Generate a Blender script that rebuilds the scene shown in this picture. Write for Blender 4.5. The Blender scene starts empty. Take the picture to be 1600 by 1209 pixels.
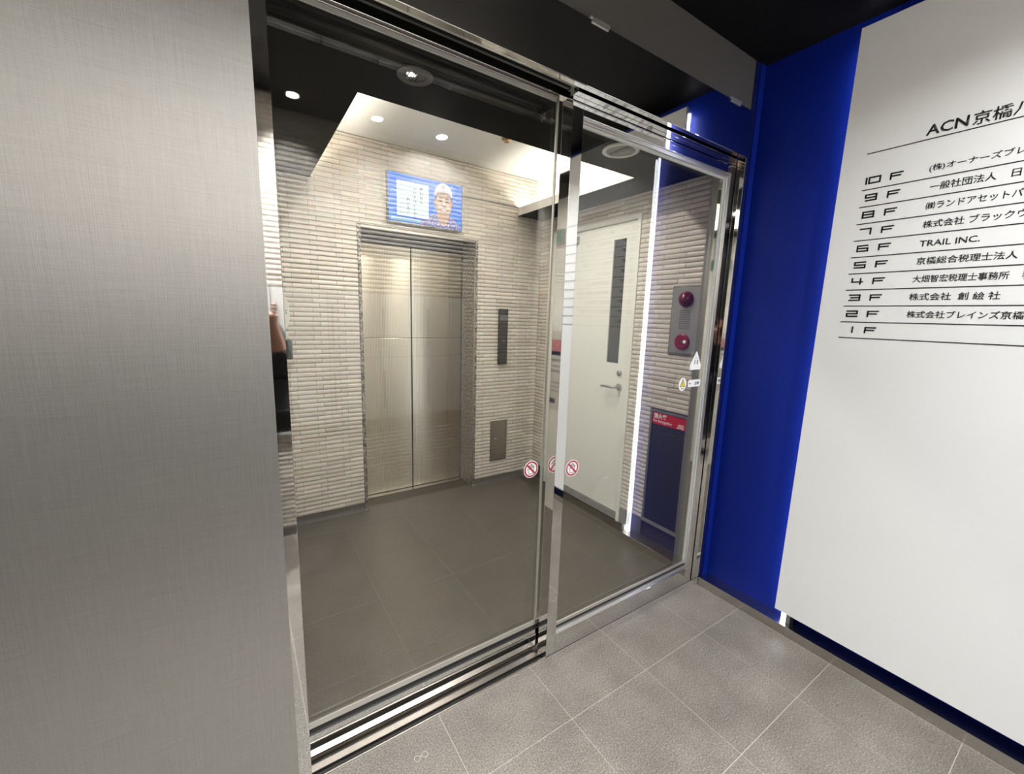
import bpy, bmesh, math, random
from mathutils import Vector, Matrix

random.seed(7)
SC = bpy.context.scene
COL = SC.collection

# ------------------------------------------------------------------ camera
F_PX = 648.634
YAW, PITCH, ROLL = math.radians(-33.6012), math.radians(-9.5639), math.radians(-1.7562)
cam_d = bpy.data.cameras.new('camera')
cam_d.sensor_width = 36.0
cam_d.sensor_fit = 'HORIZONTAL'
cam_d.lens = F_PX / 1600.0 * 36.0
cam_d.clip_start = 0.01
cam = bpy.data.objects.new('camera', cam_d)
COL.objects.link(cam)
_R = Matrix.Rotation(YAW, 3, 'Z') @ Matrix.Rotation(PITCH, 3, 'X') @ Matrix.Rotation(ROLL, 3, 'Y')
_right, _fwd, _up = _R.col[0], _R.col[1], _R.col[2]
_m = Matrix((( _right.x, _up.x, -_fwd.x), (_right.y, _up.y, -_fwd.y), (_right.z, _up.z, -_fwd.z)))
CAMPOS = Vector((0, 0, 1.45))
cam.matrix_world = Matrix.Translation(CAMPOS) @ _m.to_4x4()
SC.camera = cam

def project(p):
    c = _R.transposed() @ (Vector(p) - CAMPOS)
    if c.y < 0.05:
        return None
    return 800 + F_PX * c.x / c.y, 604.5 - F_PX * c.z / c.y

# ------------------------------------------------------------------ world, exposure
w = bpy.data.worlds.new('world'); SC.world = w
w.use_nodes = True
w.node_tree.nodes['Background'].inputs[0].default_value = (0.010, 0.012, 0.018, 1)
w.node_tree.nodes['Background'].inputs[1].default_value = 1.0
SC.view_settings.view_transform = 'Standard'
SC.view_settings.look = 'None'
SC.view_settings.gamma = 1.0
SC.view_settings.use_curve_mapping = False
SC.view_settings.exposure = 0.28

E_HALL = 7.0       # added unseen downlights in the hall's white ceiling recess, W
E_VEST = 11.5       # vestibule downlights, W
S_COVE = 52.0      # cove strip emission
S_LED = 9.0       # led bar behind the directory

# ------------------------------------------------------------------ materials
MATS = {}
def mat(name, color, rough=0.5, metal=0.0, spec=0.5, emit=None, estr=0.0, coat=0.0):
    m = bpy.data.materials.new(name)
    m.use_nodes = True
    b = m.node_tree.nodes['Principled BSDF']
    b.inputs['Base Color'].default_value = (*color, 1)
    b.inputs['Roughness'].default_value = rough
    b.inputs['Metallic'].default_value = metal
    b.inputs['Specular IOR Level'].default_value = spec
    b.inputs['Coat Weight'].default_value = coat
    if emit:
        b.inputs['Emission Color'].default_value = (*emit, 1)
        b.inputs['Emission Strength'].default_value = estr
    MATS[name] = m
    return m

def N(m, t, **kw):
    n = m.node_tree.nodes.new(t)
    for k, v in kw.items():
        setattr(n, k, v)
    return n
def L(m, a, ao, b, bi):
    m.node_tree.links.new(a.outputs[ao], b.inputs[bi])
def BS(m):
    return m.node_tree.nodes['Principled BSDF']
def ramp(m, stops):
    r = N(m, 'ShaderNodeValToRGB')
    cr = r.color_ramp
    while len(cr.elements) < len(stops):
        cr.elements.new(0.5)
    for e, (p, c) in zip(cr.elements, stops):
        e.position = p; e.color = (*c, 1)
    return r
def coords(m, scale=(1, 1, 1), out='Object'):
    tc = N(m, 'ShaderNodeTexCoord'); mp = N(m, 'ShaderNodeMapping')
    mp.inputs['Scale'].default_value = scale
    L(m, tc, out, mp, 'Vector')
    return mp
def noise(m, vec, scale, detail=3.0, rough=0.55):
    n = N(m, 'ShaderNodeTexNoise')
    n.inputs['Scale'].default_value = scale
    n.inputs['Detail'].default_value = detail
    n.inputs['Roughness'].default_value = rough
    L(m, vec, 0, n, 'Vector')
    return n
def bump(m, src, out, strength, dist=0.001):
    b = N(m, 'ShaderNodeBump')
    b.inputs['Strength'].default_value = strength
    b.inputs['Distance'].default_value = dist
    L(m, src, out, b, 'Height')
    L(m, b, 0, BS(m), 'Normal')
    return b

# polished stainless steel
m = mat('mirror_steel', (0.76, 0.75, 0.73), 0.035, 1.0)
mp = coords(m, (1, 1, 1)); n = noise(m, mp, 9.0, 2.0)
mr = N(m, 'ShaderNodeMapRange'); mr.inputs[3].default_value = 0.02; mr.inputs[4].default_value = 0.06
L(m, n, 0, mr, 0); L(m, mr, 0, BS(m), 'Roughness')
# hairline steel of the base ledge
m = mat('satin_steel', (0.56, 0.53, 0.50), 0.22, 1.0)
mp = coords(m, (3, 3, 260)); n = noise(m, mp, 3.0, 2.0); bump(m, n, 0, 0.08, 0.0006)
# large linen finish panel
m = mat('linen_steel', (0.66, 0.655, 0.645), 0.54, 1.0)
BS(m).inputs['Anisotropic'].default_value = 0.78
cx = N(m, 'ShaderNodeCombineXYZ'); cx.inputs[0].default_value = 1.0; cx.inputs[2].default_value = 0.0
L(m, cx, 0, BS(m), 'Tangent')
mpv = coords(m, (90, 1, 1.6)); nv = noise(m, mpv, 5.0, 4.0, 0.7)
mph = coords(m, (1.6, 1, 90)); nh = noise(m, mph, 5.0, 4.0, 0.7)
mx = N(m, 'ShaderNodeMath', operation='ADD'); L(m, nv, 0, mx, 0); L(m, nh, 0, mx, 1)
bump(m, mx, 0, 0.30, 0.0012)
rp = ramp(m, [(0.30, (0.60, 0.595, 0.585)), (0.70, (0.76, 0.755, 0.745))])
hf = N(m, 'ShaderNodeMath', operation='MULTIPLY'); hf.inputs[1].default_value = 0.5
L(m, mx, 0, hf, 0); L(m, hf, 0, rp, 0); L(m, rp, 0, BS(m), 'Base Color')
# ribbed lift door steel: fine upright ribs smear reflections sideways
m = mat('ribbed_steel', (0.74, 0.68, 0.57), 0.30, 1.0)
BS(m).inputs['Anisotropic'].default_value = 0.92
tn = N(m, 'ShaderNodeTangent'); tn.direction_type = 'RADIAL'; tn.axis = 'X'
cx = N(m, 'ShaderNodeCombineXYZ'); cx.inputs[0].default_value = 0.0; cx.inputs[2].default_value = 1.0
L(m, cx, 0, BS(m), 'Tangent')
mp = coords(m, (1, 1, 1))
wv = N(m, 'ShaderNodeTexWave'); wv.wave_type = 'BANDS'; wv.bands_direction = 'X'
wv.inputs['Scale'].default_value = 26.0
wv.inputs['Distortion'].default_value = 0.0
L(m, mp, 0, wv, 'Vector')
rp = ramp(m, [(0.0, (0.58, 0.51, 0.40)), (1.0, (0.84, 0.75, 0.60))]); L(m, wv, 0, rp, 0); L(m, rp, 0, BS(m), 'Base Color')
# architectural glass: transparent sheet with a fresnel mirror on both faces
def glass(name, tint, ior):
    m = bpy.data.materials.new(name); m.use_nodes = True
    nt = m.node_tree; nt.nodes.clear()
    out = nt.nodes.new('ShaderNodeOutputMaterial'); mix = nt.nodes.new('ShaderNodeMixShader')
    tr = nt.nodes.new('ShaderNodeBsdfTransparent'); gl = nt.nodes.new('ShaderNodeBsdfGlossy')
    fr = nt.nodes.new('ShaderNodeFresnel'); geo = nt.nodes.new('ShaderNodeNewGeometry')
    fr.inputs['IOR'].default_value = ior
    tr.inputs[0].default_value = (*tint, 1)
    gl.inputs['Roughness'].default_value = 0.0
    gl.inputs['Color'].default_value = (1, 1, 1, 1)
    # same reflectance from either side of a face
    mixv = nt.nodes.new('ShaderNodeMix'); mixv.data_type = 'FLOAT'
    mixv.inputs[2].default_value = ior; mixv.inputs[3].default_value = 1.0 / ior
    nt.links.new(geo.outputs['Backfacing'], mixv.inputs[0])
    inv = nt.nodes.new('ShaderNodeMath'); inv.operation = 'MULTIPLY'; inv.inputs[1].default_value = 1.0
    nt.links.new(mixv.outputs[0], inv.inputs[0]); nt.links.new(inv.outputs[0], fr.inputs['IOR'])
    nt.links.new(fr.outputs[0], mix.inputs[0]); nt.links.new(tr.outputs[0], mix.inputs[1])
    nt.links.new(gl.outputs[0], mix.inputs[2]); nt.links.new(mix.outputs[0], out.inputs[0])
    MATS[name] = m
    return m
glass('door_glass', (0.965, 0.975, 0.965), 1.66)
mat('glass_edge', (0.30, 0.42, 0.38), 0.15, 0.0, 0.6)
mat('gasket', (0.42, 0.43, 0.40), 0.45)
mat('alu_stop', (0.78, 0.76, 0.72), 0.28, 0.9)
mat('black_rubber', (0.008, 0.008, 0.008), 0.55)
mat('black_gloss', (0.004, 0.004, 0.004), 0.10, 0.0, 0.55)
mat('black_matte', (0.005, 0.0045, 0.0045), 0.6, 0.0, 0.12)
m = mat('black_ceiling', (0.002, 0.002, 0.002), 0.40, 0.0, 0.02)
mat('white_paint', (0.80, 0.78, 0.74), 0.6)
m = mat('grey_soffit', (0.075, 0.070, 0.067), 0.5)
mp = coords(m); n = noise(m, mp, 60, 2); bump(m, n, 0, 0.05)
m = mat('board_white', (0.83, 0.84, 0.845), 0.32, 0.0, 0.4)
mp = coords(m); n = noise(m, mp, 220, 2); bump(m, n, 0, 0.06, 0.0004)
mat('board_edge', (0.75, 0.75, 0.73), 0.4)
m = mat('blue_lacquer', (0.004, 0.015, 0.185), 0.35, 0.0, 0.15)
mat('navy_shade', (0.003, 0.006, 0.06), 0.4)  # darkened blue: the recess's front shade put into the colour
mat('navy_dark', (0.002, 0.003, 0.03), 0.35)
mat('lettering_black', (0.008, 0.008, 0.010), 0.4)
mat('led_white', (1, 1, 1), 0.5, emit=(0.92, 0.95, 1.0), estr=S_LED)
mat('cove_led', (1, 1, 1), 0.5, emit=(1.0, 0.94, 0.85), estr=S_COVE)
mat('lamp_warm', (1, 1, 1), 0.5, emit=(1.0, 0.95, 0.86), estr=30.0)
mat('lamp_dim', (1, 1, 1), 0.5, emit=(1.0, 0.95, 0.86), estr=9.0)
mat('lamp_ring', (0.75, 0.74, 0.72), 0.4)
mat('grey_metal', (0.30, 0.30, 0.30), 0.35, 0.7)
mat('dark_metal', (0.10, 0.10, 0.10), 0.35, 0.6)
mat('bronze', (0.45, 0.27, 0.12), 0.35, 0.9)
# wall tile, a slightly different shade for each piece
m = mat('wall_tile', (0.6, 0.53, 0.44), 0.38, 0.0, 0.45)
oi = N(m, 'ShaderNodeObjectInfo'); ge = N(m, 'ShaderNodeNewGeometry')
ad = N(m, 'ShaderNodeMath', operation='ADD'); L(m, oi, 'Random', ad, 0); L(m, ge, 'Random Per Island', ad, 1)
fr_ = N(m, 'ShaderNodeMath', operation='FRACT'); L(m, ad, 0, fr_, 0)
rp = ramp(m, [(0.0, (0.56, 0.505, 0.44)), (0.5, (0.63, 0.575, 0.51)), (1.0, (0.69, 0.635, 0.565))])
L(m, fr_, 0, rp, 0)
tc = N(m, 'ShaderNodeNewGeometry'); n = N(m, 'ShaderNodeTexNoise'); n.inputs['Scale'].default_value = 35
L(m, tc, 'Position', n, 'Vector')
mxr = N(m, 'ShaderNodeMix', data_type='RGBA', blend_type='MULTIPLY'); mxr.inputs[0].default_value = 0.25
L(m, rp, 0, mxr, 6); L(m, n, 'Color', mxr, 7)
L(m, mxr, 2, BS(m), 'Base Color')
mat('grout_dark', (0.045, 0.038, 0.03), 0.8)
# floor tile: speckled grey stone
def floor_mat(name, c0, c1, c2, rough):
    m = mat(name, c1, rough, 0.0, 0.5)
    g = N(m, 'ShaderNodeNewGeometry'); mp = N(m, 'ShaderNodeMapping'); L(m, g, 'Position', mp, 'Vector')
    n1 = noise(m, mp, 190, 3, 0.75); n2 = noise(m, mp, 5.0, 5, 0.65)
    mx = N(m, 'ShaderNodeMath', operation='MULTIPLY'); mx.inputs[1].default_value = 0.80
    L(m, n1, 0, mx, 0)
    m2 = N(m, 'ShaderNodeMath', operation='MULTIPLY_ADD'); m2.inputs[1].default_value = 0.20
    L(m, n2, 0, m2, 0); L(m, mx, 0, m2, 2)
    rp = ramp(m, [(0.36, c0), (0.50, c1), (0.64, c2)])
    L(m, m2, 0, rp, 0); L(m, rp, 0, BS(m), 'Base Color')
    rr = N(m, 'ShaderNodeMapRange'); rr.inputs[3].default_value = rough - 0.08; rr.inputs[4].default_value = rough + 0.10
    L(m, n2, 0, rr, 0); L(m, rr, 0, BS(m), 'Roughness')
    bump(m, n1, 0, 0.12, 0.0008)
floor_mat('floor_stone', (0.070, 0.061, 0.052), (0.155, 0.139, 0.121), (0.29, 0.264, 0.233), 0.42)
floor_mat('hall_stone', (0.030, 0.025, 0.018), (0.056, 0.046, 0.034), (0.086, 0.073, 0.056), 0.36)
mat('floor_joint', (0.40, 0.37, 0.33), 0.8)
mat('hall_joint', (0.095, 0.082, 0.065), 0.8)
mat('base_stone', (0.13, 0.118, 0.105), 0.45)
# speckled granite
m = mat('granite', (0.3, 0.27, 0.24), 0.35)
mp = coords(m); n = noise(m, mp, 85, 2, 0.8)
rp = ramp(m, [(0.42, (0.03, 0.026, 0.022)), (0.52, (0.19, 0.17, 0.148)), (0.60, (0.50, 0.46, 0.41))])
L(m, n, 0, rp, 0); L(m, rp, 0, BS(m), 'Base Color')
m = mat('black_marble', (0.02, 0.02, 0.02), 0.2)
mp = coords(m); n = noise(m, mp, 26, 4, 0.8)
rp = ramp(m, [(0.60, (0.006, 0.006, 0.006)), (0.72, (0.30, 0.29, 0.27))]); L(m, n, 0, rp, 0); L(m, rp, 0, BS(m), 'Base Color')
mat('door_ivory', (0.74, 0.74, 0.68), 0.45)
mat('smoked_pane', (0.03, 0.032, 0.035), 0.12, 0.0, 0.6)
mat('alarm_grey', (0.27, 0.265, 0.26), 0.45, 0.3)
mat('alarm_red', (0.13, 0.008, 0.03), 0.18, 0.0, 0.6)
mat('alarm_red2', (0.22, 0.012, 0.03), 0.3)
mat('cabinet_dark', (0.035, 0.035, 0.04), 0.40, 0.2)
mat('cabinet_frame', (0.20, 0.195, 0.185), 0.4, 0.3)
mat('sign_red', (0.50, 0.012, 0.02), 0.5)
mat('print_white', (0.85, 0.84, 0.83), 0.55)
mat('print_grey', (0.30, 0.30, 0.30), 0.6)
mat('sticker_white', (0.92, 0.92, 0.91), 0.5)
mat('sticker_red', (0.42, 0.02, 0.06), 0.5)
mat('sticker_yellow', (0.85, 0.62, 0.03), 0.5)
mat('sticker_line', (0.05, 0.055, 0.06), 0.5)
mat('ivory_plastic', (0.86, 0.82, 0.73), 0.4)
mat('smoke_plastic', (0.10, 0.105, 0.10), 0.25)
mat('dark_plate', (0.06, 0.055, 0.05), 0.4)
mat('exit_green', (0.0, 0.17, 0.10), 0.5)
mat('poster_paper', (0.62, 0.60, 0.56), 0.6)
mat('poster_pink', (0.55, 0.22, 0.25), 0.6)
mat('poster_navy', (0.02, 0.025, 0.08), 0.6)
mat('mailbox_steel', (0.72, 0.72, 0.70), 0.40, 0.15)
mat('call_lcd', (0.10, 0.105, 0.115), 0.2)
mat('hatch_steel', (0.28, 0.25, 0.21), 0.3, 0.9)
def scr(name, c, s=1.0):
    mat(name, (0, 0, 0), 0.3, 0, 0.3, emit=c, estr=s)
scr('screen_blue', (0.0, 0.17, 0.72), 0.93)
scr('screen_card', (0.72, 0.86, 0.92), 0.79)
scr('screen_ink', (0.02, 0.025, 0.03), 0.2)
scr('screen_seal', (0.35, 0.20, 0.22), 1.0)
scr('screen_cap', (0.72, 0.76, 0.82), 0.84)
scr('screen_brim', (0.50, 0.47, 0.50), 0.84)
scr('screen_skin', (0.58, 0.36, 0.28), 0.79)
scr('screen_shade', (0.34, 0.18, 0.13), 0.76)
scr('screen_light', (0.75, 0.55, 0.46), 0.79)
scr('screen_teeth', (0.86, 0.80, 0.74), 0.84)
scr('screen_hair', (0.05, 0.035, 0.035), 1.0)
scr('screen_strip', (0.20, 0.42, 0.62), 0.84)
# patterned shirt on the screen
m = bpy.data.materials.new('screen_shirt'); m.use_nodes = True
b = BS(m); b.inputs['Base Color'].default_value = (0, 0, 0, 1)
mp = coords(m, (1, 1, 1)); vz = N(m, 'ShaderNodeTexVoronoi'); vz.inputs['Scale'].default_value = 95
L(m, mp, 0, vz, 'Vector')
rp = ramp(m, [(0.15, (0.70, 0.74, 0.82)), (0.45, (0.22, 0.20, 0.52)), (0.85, (0.06, 0.06, 0.30))])
L(m, vz, 'Distance', rp, 0); L(m, rp, 0, b, 'Emission Color'); b.inputs['Emission Strength'].default_value = 0.8
MATS['screen_shirt'] = m
mat('skin', (0.42, 0.22, 0.15), 0.5)
mat('hair_black', (0.012, 0.010, 0.010), 0.6)
mat('shirt_black', (0.012, 0.012, 0.014), 0.8)
mat('trouser_dark', (0.02, 0.02, 0.025), 0.85)
mat('shoe_black', (0.010, 0.009, 0.009), 0.4)
mat('phone_dark', (0.015, 0.015, 0.017), 0.3)

# ------------------------------------------------------------------ mesh helpers
def link(o, parent=None):
    COL.objects.link(o)
    if parent is not None:
        o.parent = parent
    return o
def wloc(o):
    v = Vector((0, 0, 0))
    while o is not None:
        v += o.location; o = o.parent
    return v
class MB:
    """collects boxes, prisms and lathes given in world metres into one mesh"""
    def __init__(self):
        self.bm = bmesh.new(); self.mats = []
    def mi(self, m):
        if m not in self.mats: self.mats.append(m)
        return self.mats.index(m)
    def box(self, x0, x1, y0, y1, z0, z1, m, bev=0.0):
        vs = [self.bm.verts.new((x, y, z)) for x in (x0, x1) for y in (y0, y1) for z in (z0, z1)]
        fs = []
        for q in ((0, 1, 3, 2), (4, 6, 7, 5), (0, 4, 5, 1), (2, 3, 7, 6), (0, 2, 6, 4), (1, 5, 7, 3)):
            f = self.bm.faces.new([vs[i] for i in q]); f.material_index = self.mi(m); fs.append(f)
        if bev > 0:
            es = list({e for f in fs for e in f.edges})
            r = bmesh.ops.bevel(self.bm, geom=es, offset=bev, segments=2, profile=0.5, affect='EDGES', clamp_overlap=True)
            for f in r['faces']: f.material_index = self.mi(m)
        return self
    def prism(self, pts, o, u, v, n, depth, m):
        """flat polygon pts (2d) on the plane o,u,v, with thickness depth along n"""
        o, u, v, n = Vector(o), Vector(u), Vector(v), Vector(n)
        a = [self.bm.verts.new(o + u * p[0] + v * p[1] + n * depth) for p in pts]
        f = self.bm.faces.new(a); f.material_index = self.mi(m)
        if depth:
            b = [self.bm.verts.new(o + u * p[0] + v * p[1]) for p in pts]
            k = len(pts)
            for i in range(k):
                g = self.bm.faces.new([a[i], b[i], b[(i + 1) % k], a[(i + 1) % k]]); g.material_index = self.mi(m)
            g = self.bm.faces.new(b[::-1]); g.material_index = self.mi(m)
        return self
    def ring(self, r0, r1, c, o, u, v, n, depth, m, seg=40, sy=1.0):
        o, u, v, n = Vector(o), Vector(u), Vector(v), Vector(n)
        A, B, C, D = [], [], [], []
        for i in range(seg):
            t = 2 * math.pi * i / seg
            for r, lst, d in ((r0, A, depth), (r1, B, depth), (r1, C, 0), (r0, D, 0)):
                lst.append(self.bm.verts.new(o + u * (c[0] + r * math.cos(t)) + v * (c[1] + r * sy * math.sin(t)) + n * d))
        for i in range(seg):
            j = (i + 1) % seg
            for P, Q in ((A, B), (B, C), (C, D), (D, A)):
                f = self.bm.faces.new([P[i], Q[i], Q[j], P[j]]); f.material_index = self.mi(m); f.smooth = False
        return self
    def lathe(self, prof, o, ax, m, seg=32, smooth=True):
        """profile of (radius, height) along axis ax from o"""
        o, ax = Vector(o), Vector(ax).normalized()
        t = Vector((1, 0, 0)) if abs(ax.x) < 0.9 else Vector((0, 1, 0))
        u = ax.cross(t).normalized(); v = ax.cross(u)
        rings = []
        for r, h in prof:
            if r < 1e-6:
                rings.append([self.bm.verts.new(o + ax * h)])
            else:
                rings.append([self.bm.verts.new(o + ax * h + u * (r * math.cos(2 * math.pi * i / seg)) + v * (r * math.sin(2 * math.pi * i / seg))) for i in range(seg)])
        for P, Q in zip(rings, rings[1:]):
            for i in range(seg):
                j = (i + 1) % seg
                if len(P) == 1 and len(Q) == 1: continue
                if len(P) == 1: vs = [P[0], Q[i], Q[j]]
                elif len(Q) == 1: vs = [P[i], Q[0], P[j]]
                else: vs = [P[i], Q[i], Q[j], P[j]]
                f = self.bm.faces.new(vs); f.material_index = self.mi(m); f.smooth = smooth
        return self
    def tube(self, pts, r, m, seg=10):
        pts = [Vector(p) for p in pts]
        rings = []
        for i, p in enumerate(pts):
            d = (pts[min(i + 1, len(pts) - 1)] - pts[max(i - 1, 0)]).normalized()
            t = Vector((0, 0, 1)) if abs(d.z) < 0.9 else Vector((1, 0, 0))
            u = d.cross(t).normalized(); v = d.cross(u)
            rings.append([self.bm.verts.new(p + u * r * math.cos(2 * math.pi * k / seg) + v * r * math.sin(2 * math.pi * k / seg)) for k in range(seg)])
        for P, Q in zip(rings, rings[1:]):
            for k in range(seg):
                f = self.bm.faces.new([P[k], Q[k], Q[(k + 1) % seg], P[(k + 1) % seg]]); f.material_index = self.mi(m); f.smooth = True
        for P in (rings[0][::-1], rings[-1]):
            f = self.bm.faces.new(P); f.material_index = self.mi(m)
        return self
    def build(self, name, parent=None, loc=None):
        bmesh.ops.recalc_face_normals(self.bm, faces=self.bm.faces[:])
        org = Vector(loc) if loc is not None else (wloc(parent) if parent is not None else Vector((0, 0, 0)))
        for v in self.bm.verts: v.co -= org
        me = bpy.data.meshes.new(name); self.bm.to_mesh(me); self.bm.free()
        for k in self.mats: me.materials.append(MATS[k])
        o = bpy.data.objects.new(name, me)
        link(o, parent)
        o.location = org - (wloc(parent) if parent is not None else Vector((0, 0, 0)))
        return o
def boxobj(name, parent, x0, x1, y0, y1, z0, z1, m, bev=0.0):
    return MB().box(x0, x1, y0, y1, z0, z1, m, bev).build(name, parent)
def tag(o, label, cat, group=None, kind=None):
    o['label'] = label; o['category'] = cat
    if group: o['group'] = group
    if kind: o['kind'] = kind
    return o
def struct(o, label=None, cat=None):
    o['kind'] = 'structure'
    if label: o['label'] = label
    if cat: o['category'] = cat
    return o
def empty(name, loc):
    o = bpy.data.objects.new(name, None); link(o); o.location = loc
    o.empty_display_size = 0.05
    return o
def copy_tree(o, parent=None):
    c = o.copy(); COL.objects.link(c); c.parent = parent
    for ch in list(o.children): copy_tree(ch, c)
    return c
FACE_Y = dict(u=(1, 0, 0), v=(0, 0, 1), n=(0, -1, 0))    # a wall that faces the doors' outer side
FACE_X = dict(u=(0, -1, 0), v=(0, 0, 1), n=(-1, 0, 0))   # a wall on the right that faces left
FACE_L = dict(u=(0, 1, 0), v=(0, 0, 1), n=(1, 0, 0))     # a wall on the left that faces right
def lettering(name, body, o, fr, size, m, parent, width=None, depth=0.0015, align='LEFT', bold=0.0, height=None):
    cu = bpy.data.curves.new('lettering', 'FONT')
    cu.body = body; cu.size = 1.0; cu.resolution_u = 2; cu.offset = bold
    cu.align_x = align
    t = bpy.data.objects.new('lettering_tmp', cu); COL.objects.link(t)
    dg = bpy.context.evaluated_depsgraph_get()
    me = bpy.data.meshes.new_from_object(t.evaluated_get(dg))
    bpy.data.objects.remove(t); bpy.data.curves.remove(cu)
    xs = [v.co.x for v in me.vertices]; ys = [v.co.y for v in me.vertices]
    sx = sy = size
    if height: sy = height / max(1e-6, max(ys) - min(ys)); sx = sy
    if width: sx = width / max(1e-6, max(xs) - min(xs))
    bm = bmesh.new(); bm.from_mesh(me); bpy.data.meshes.remove(me)
    if depth:
        r = bmesh.ops.extrude_face_region(bm, geom=bm.faces[:])
        for v in [g for g in r['geom'] if isinstance(g, bmesh.types.BMVert)]: v.co.z += 1.0
    o, u, v, n = Vector(o), Vector(fr['u']), Vector(fr['v']), Vector(fr['n'])
    y0 = min(ys) if height else 0.0
    x0 = min(xs) if align == 'LEFT' else 0.0
    org = wloc(parent)
    for q in bm.verts:
        q.co = o + u * ((q.co.x - x0) * sx) + v * ((q.co.y - y0) * sy) + n * (q.co.z * depth) - org
    bmesh.ops.recalc_face_normals(bm, faces=bm.faces[:])
    me = bpy.data.meshes.new(name); bm.to_mesh(me); bm.free()
    me.materials.append(MATS[m])
    ob = bpy.data.objects.new(name, me); link(ob, parent)
    return ob

# ------------------------------------------------------------------ tile walls
PROF = [(-0.5, 0.0), (-0.5, 0.45), (-0.40, 0.80), (-0.15, 1.0), (0.12, 0.95), (0.38, 0.62), (0.5, 0.25), (0.5, 0.0)]
def tile_profile_mesh():
    bm = bmesh.new()
    ends = []
    for x in (-0.5, 0.5):
        ends.append([bm.verts.new((x, d, z)) for z, d in PROF])
    for i in range(len(PROF) - 1):
        bm.faces.new([ends[0][i], ends[1][i], ends[1][i + 1], ends[0][i + 1]])
    bm.faces.new(ends[0][::-1]); bm.faces.new(ends[1])
    bmesh.ops.recalc_face_normals(bm, faces=bm.faces[:])
    me = bpy.data.meshes.new('tile'); bm.to_mesh(me); bm.free()
    me.materials.append(MATS['wall_tile'])
    return me
TILE = tile_profile_mesh()
TD = 0.0075
def rect_minus(rects, h):
    out = []
    for a0, a1, b0, b1 in rects:
        h0, h1, g0, g1 = h
        if h1 <= a0 or h0 >= a1 or g1 <= b0 or g0 >= b1:
            out.append((a0, a1, b0, b1)); continue
        if h0 > a0: out.append((a0, h0, b0, b1))
        if h1 < a1: out.append((h1, a1, b0, b1))
        c0, c1 = max(a0, h0), min(a1, h1)
        if g0 > b0: out.append((c0, c1, b0, g0))
        if g1 < b1: out.append((c0, c1, g1, b1))
    return out
def tile_wall(parent, o, u, n, width, z0, z1, holes, keep=300, view=None):
    o, u, n = Vector(o), Vector(u), Vector(n)
    RH, TW, J = 0.0300, 0.1535, 0.0023
    rects = []
    row = 0
    z = z0
    while z < z1 - 0.004:
        zt = min(z + RH, z1)
        off = 0.0 if row % 2 == 0 else 0.042
        s = -TW + off
        while s < width:
            a0, a1 = max(s, 0), min(s + TW, width)
            if a1 - a0 > 0.006:
                rs = [(a0, a1, z, zt)]
                for h in holes: rs = rect_minus(rs, h)
                rects += [r for r in rs if r[1] - r[0] > 0.006 and r[3] - r[2] > 0.006]
            s += TW
        z += RH; row += 1
    scored = []
    for r in rects:
        c = o + u * ((r[0] + r[1]) / 2) + Vector((0, 0, (r[2] + r[3]) / 2)) + n * TD
        score = -1.0
        if keep:
            p = project(c)
            if p and 0 < p[0] < 1600 and 0 < p[1] < 1209 and (view is None or view(p)):
                q0 = project(c - u * 0.5 * (r[1] - r[0])); q1 = project(c + u * 0.5 * (r[1] - r[0]))
                q2 = project(c + Vector((0, 0, 0.5 * (r[3] - r[2])))); q3 = project(c - Vector((0, 0, 0.5 * (r[3] - r[2]))))
                score = abs(q1[0] - q0[0]) * abs(q3[1] - q2[1])
        scored.append((score, r))
    scored.sort(key=lambda t: -t[0])
    rot = Matrix((u, n, Vector((0, 0, 1)))).transposed().to_4x4()
    rest = []
    cnt = 0
    for score, r in scored:
        c = o + u * ((r[0] + r[1]) / 2) + Vector((0, 0, (r[2] + r[3]) / 2))
        dj = random.uniform(-0.0006, 0.0006)
        S = Matrix.Diagonal((r[1] - r[0] - J, TD + dj, r[3] - r[2] - J * 0.6, 1))
        M = Matrix.Translation(c) @ rot @ S
        if score > 0 and cnt < keep:
            t = bpy.data.objects.new('tile', TILE); COL.objects.link(t); t.parent = parent
            t.matrix_local = Matrix.Translation(-wloc(parent)) @ M
            cnt += 1
        else:
            rest.append(M)
    if rest:
        vs, fs = [], []
        base_v = [v.co.copy() for v in TILE.vertices]; base_f = [list(p.vertices) for p in TILE.polygons]
        org = wloc(parent)
        flip = rot.to_3x3().determinant() < 0
        for M in rest:
            k = len(vs)
            vs += [(M @ v) - org for v in base_v]
            fs += [[k + i for i in (f[::-1] if flip else f)] for f in base_f]
        me = bpy.data.meshes.new('tile_field'); me.from_pydata(vs, [], fs); me.update()
        me.materials.append(MATS['wall_tile'])
        t = bpy.data.objects.new('tile_field', me); link(t, parent)
        t['kind'] = 'stuff'
    return cnt, len(rest)

# ================================================================== THE SETTING
Y_REAR, X_BLUE, X_BOARD = -0.455, 2.15, 2.07
ZC, ZO = 2.264, 2.64          # hall ceiling, vestibule ceiling
YW, YE = 2.99, 3.225          # lift wall, lift doors
XL, XR = 0.115, 2.24          # hall side walls
X_WEST = -2.0

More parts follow.
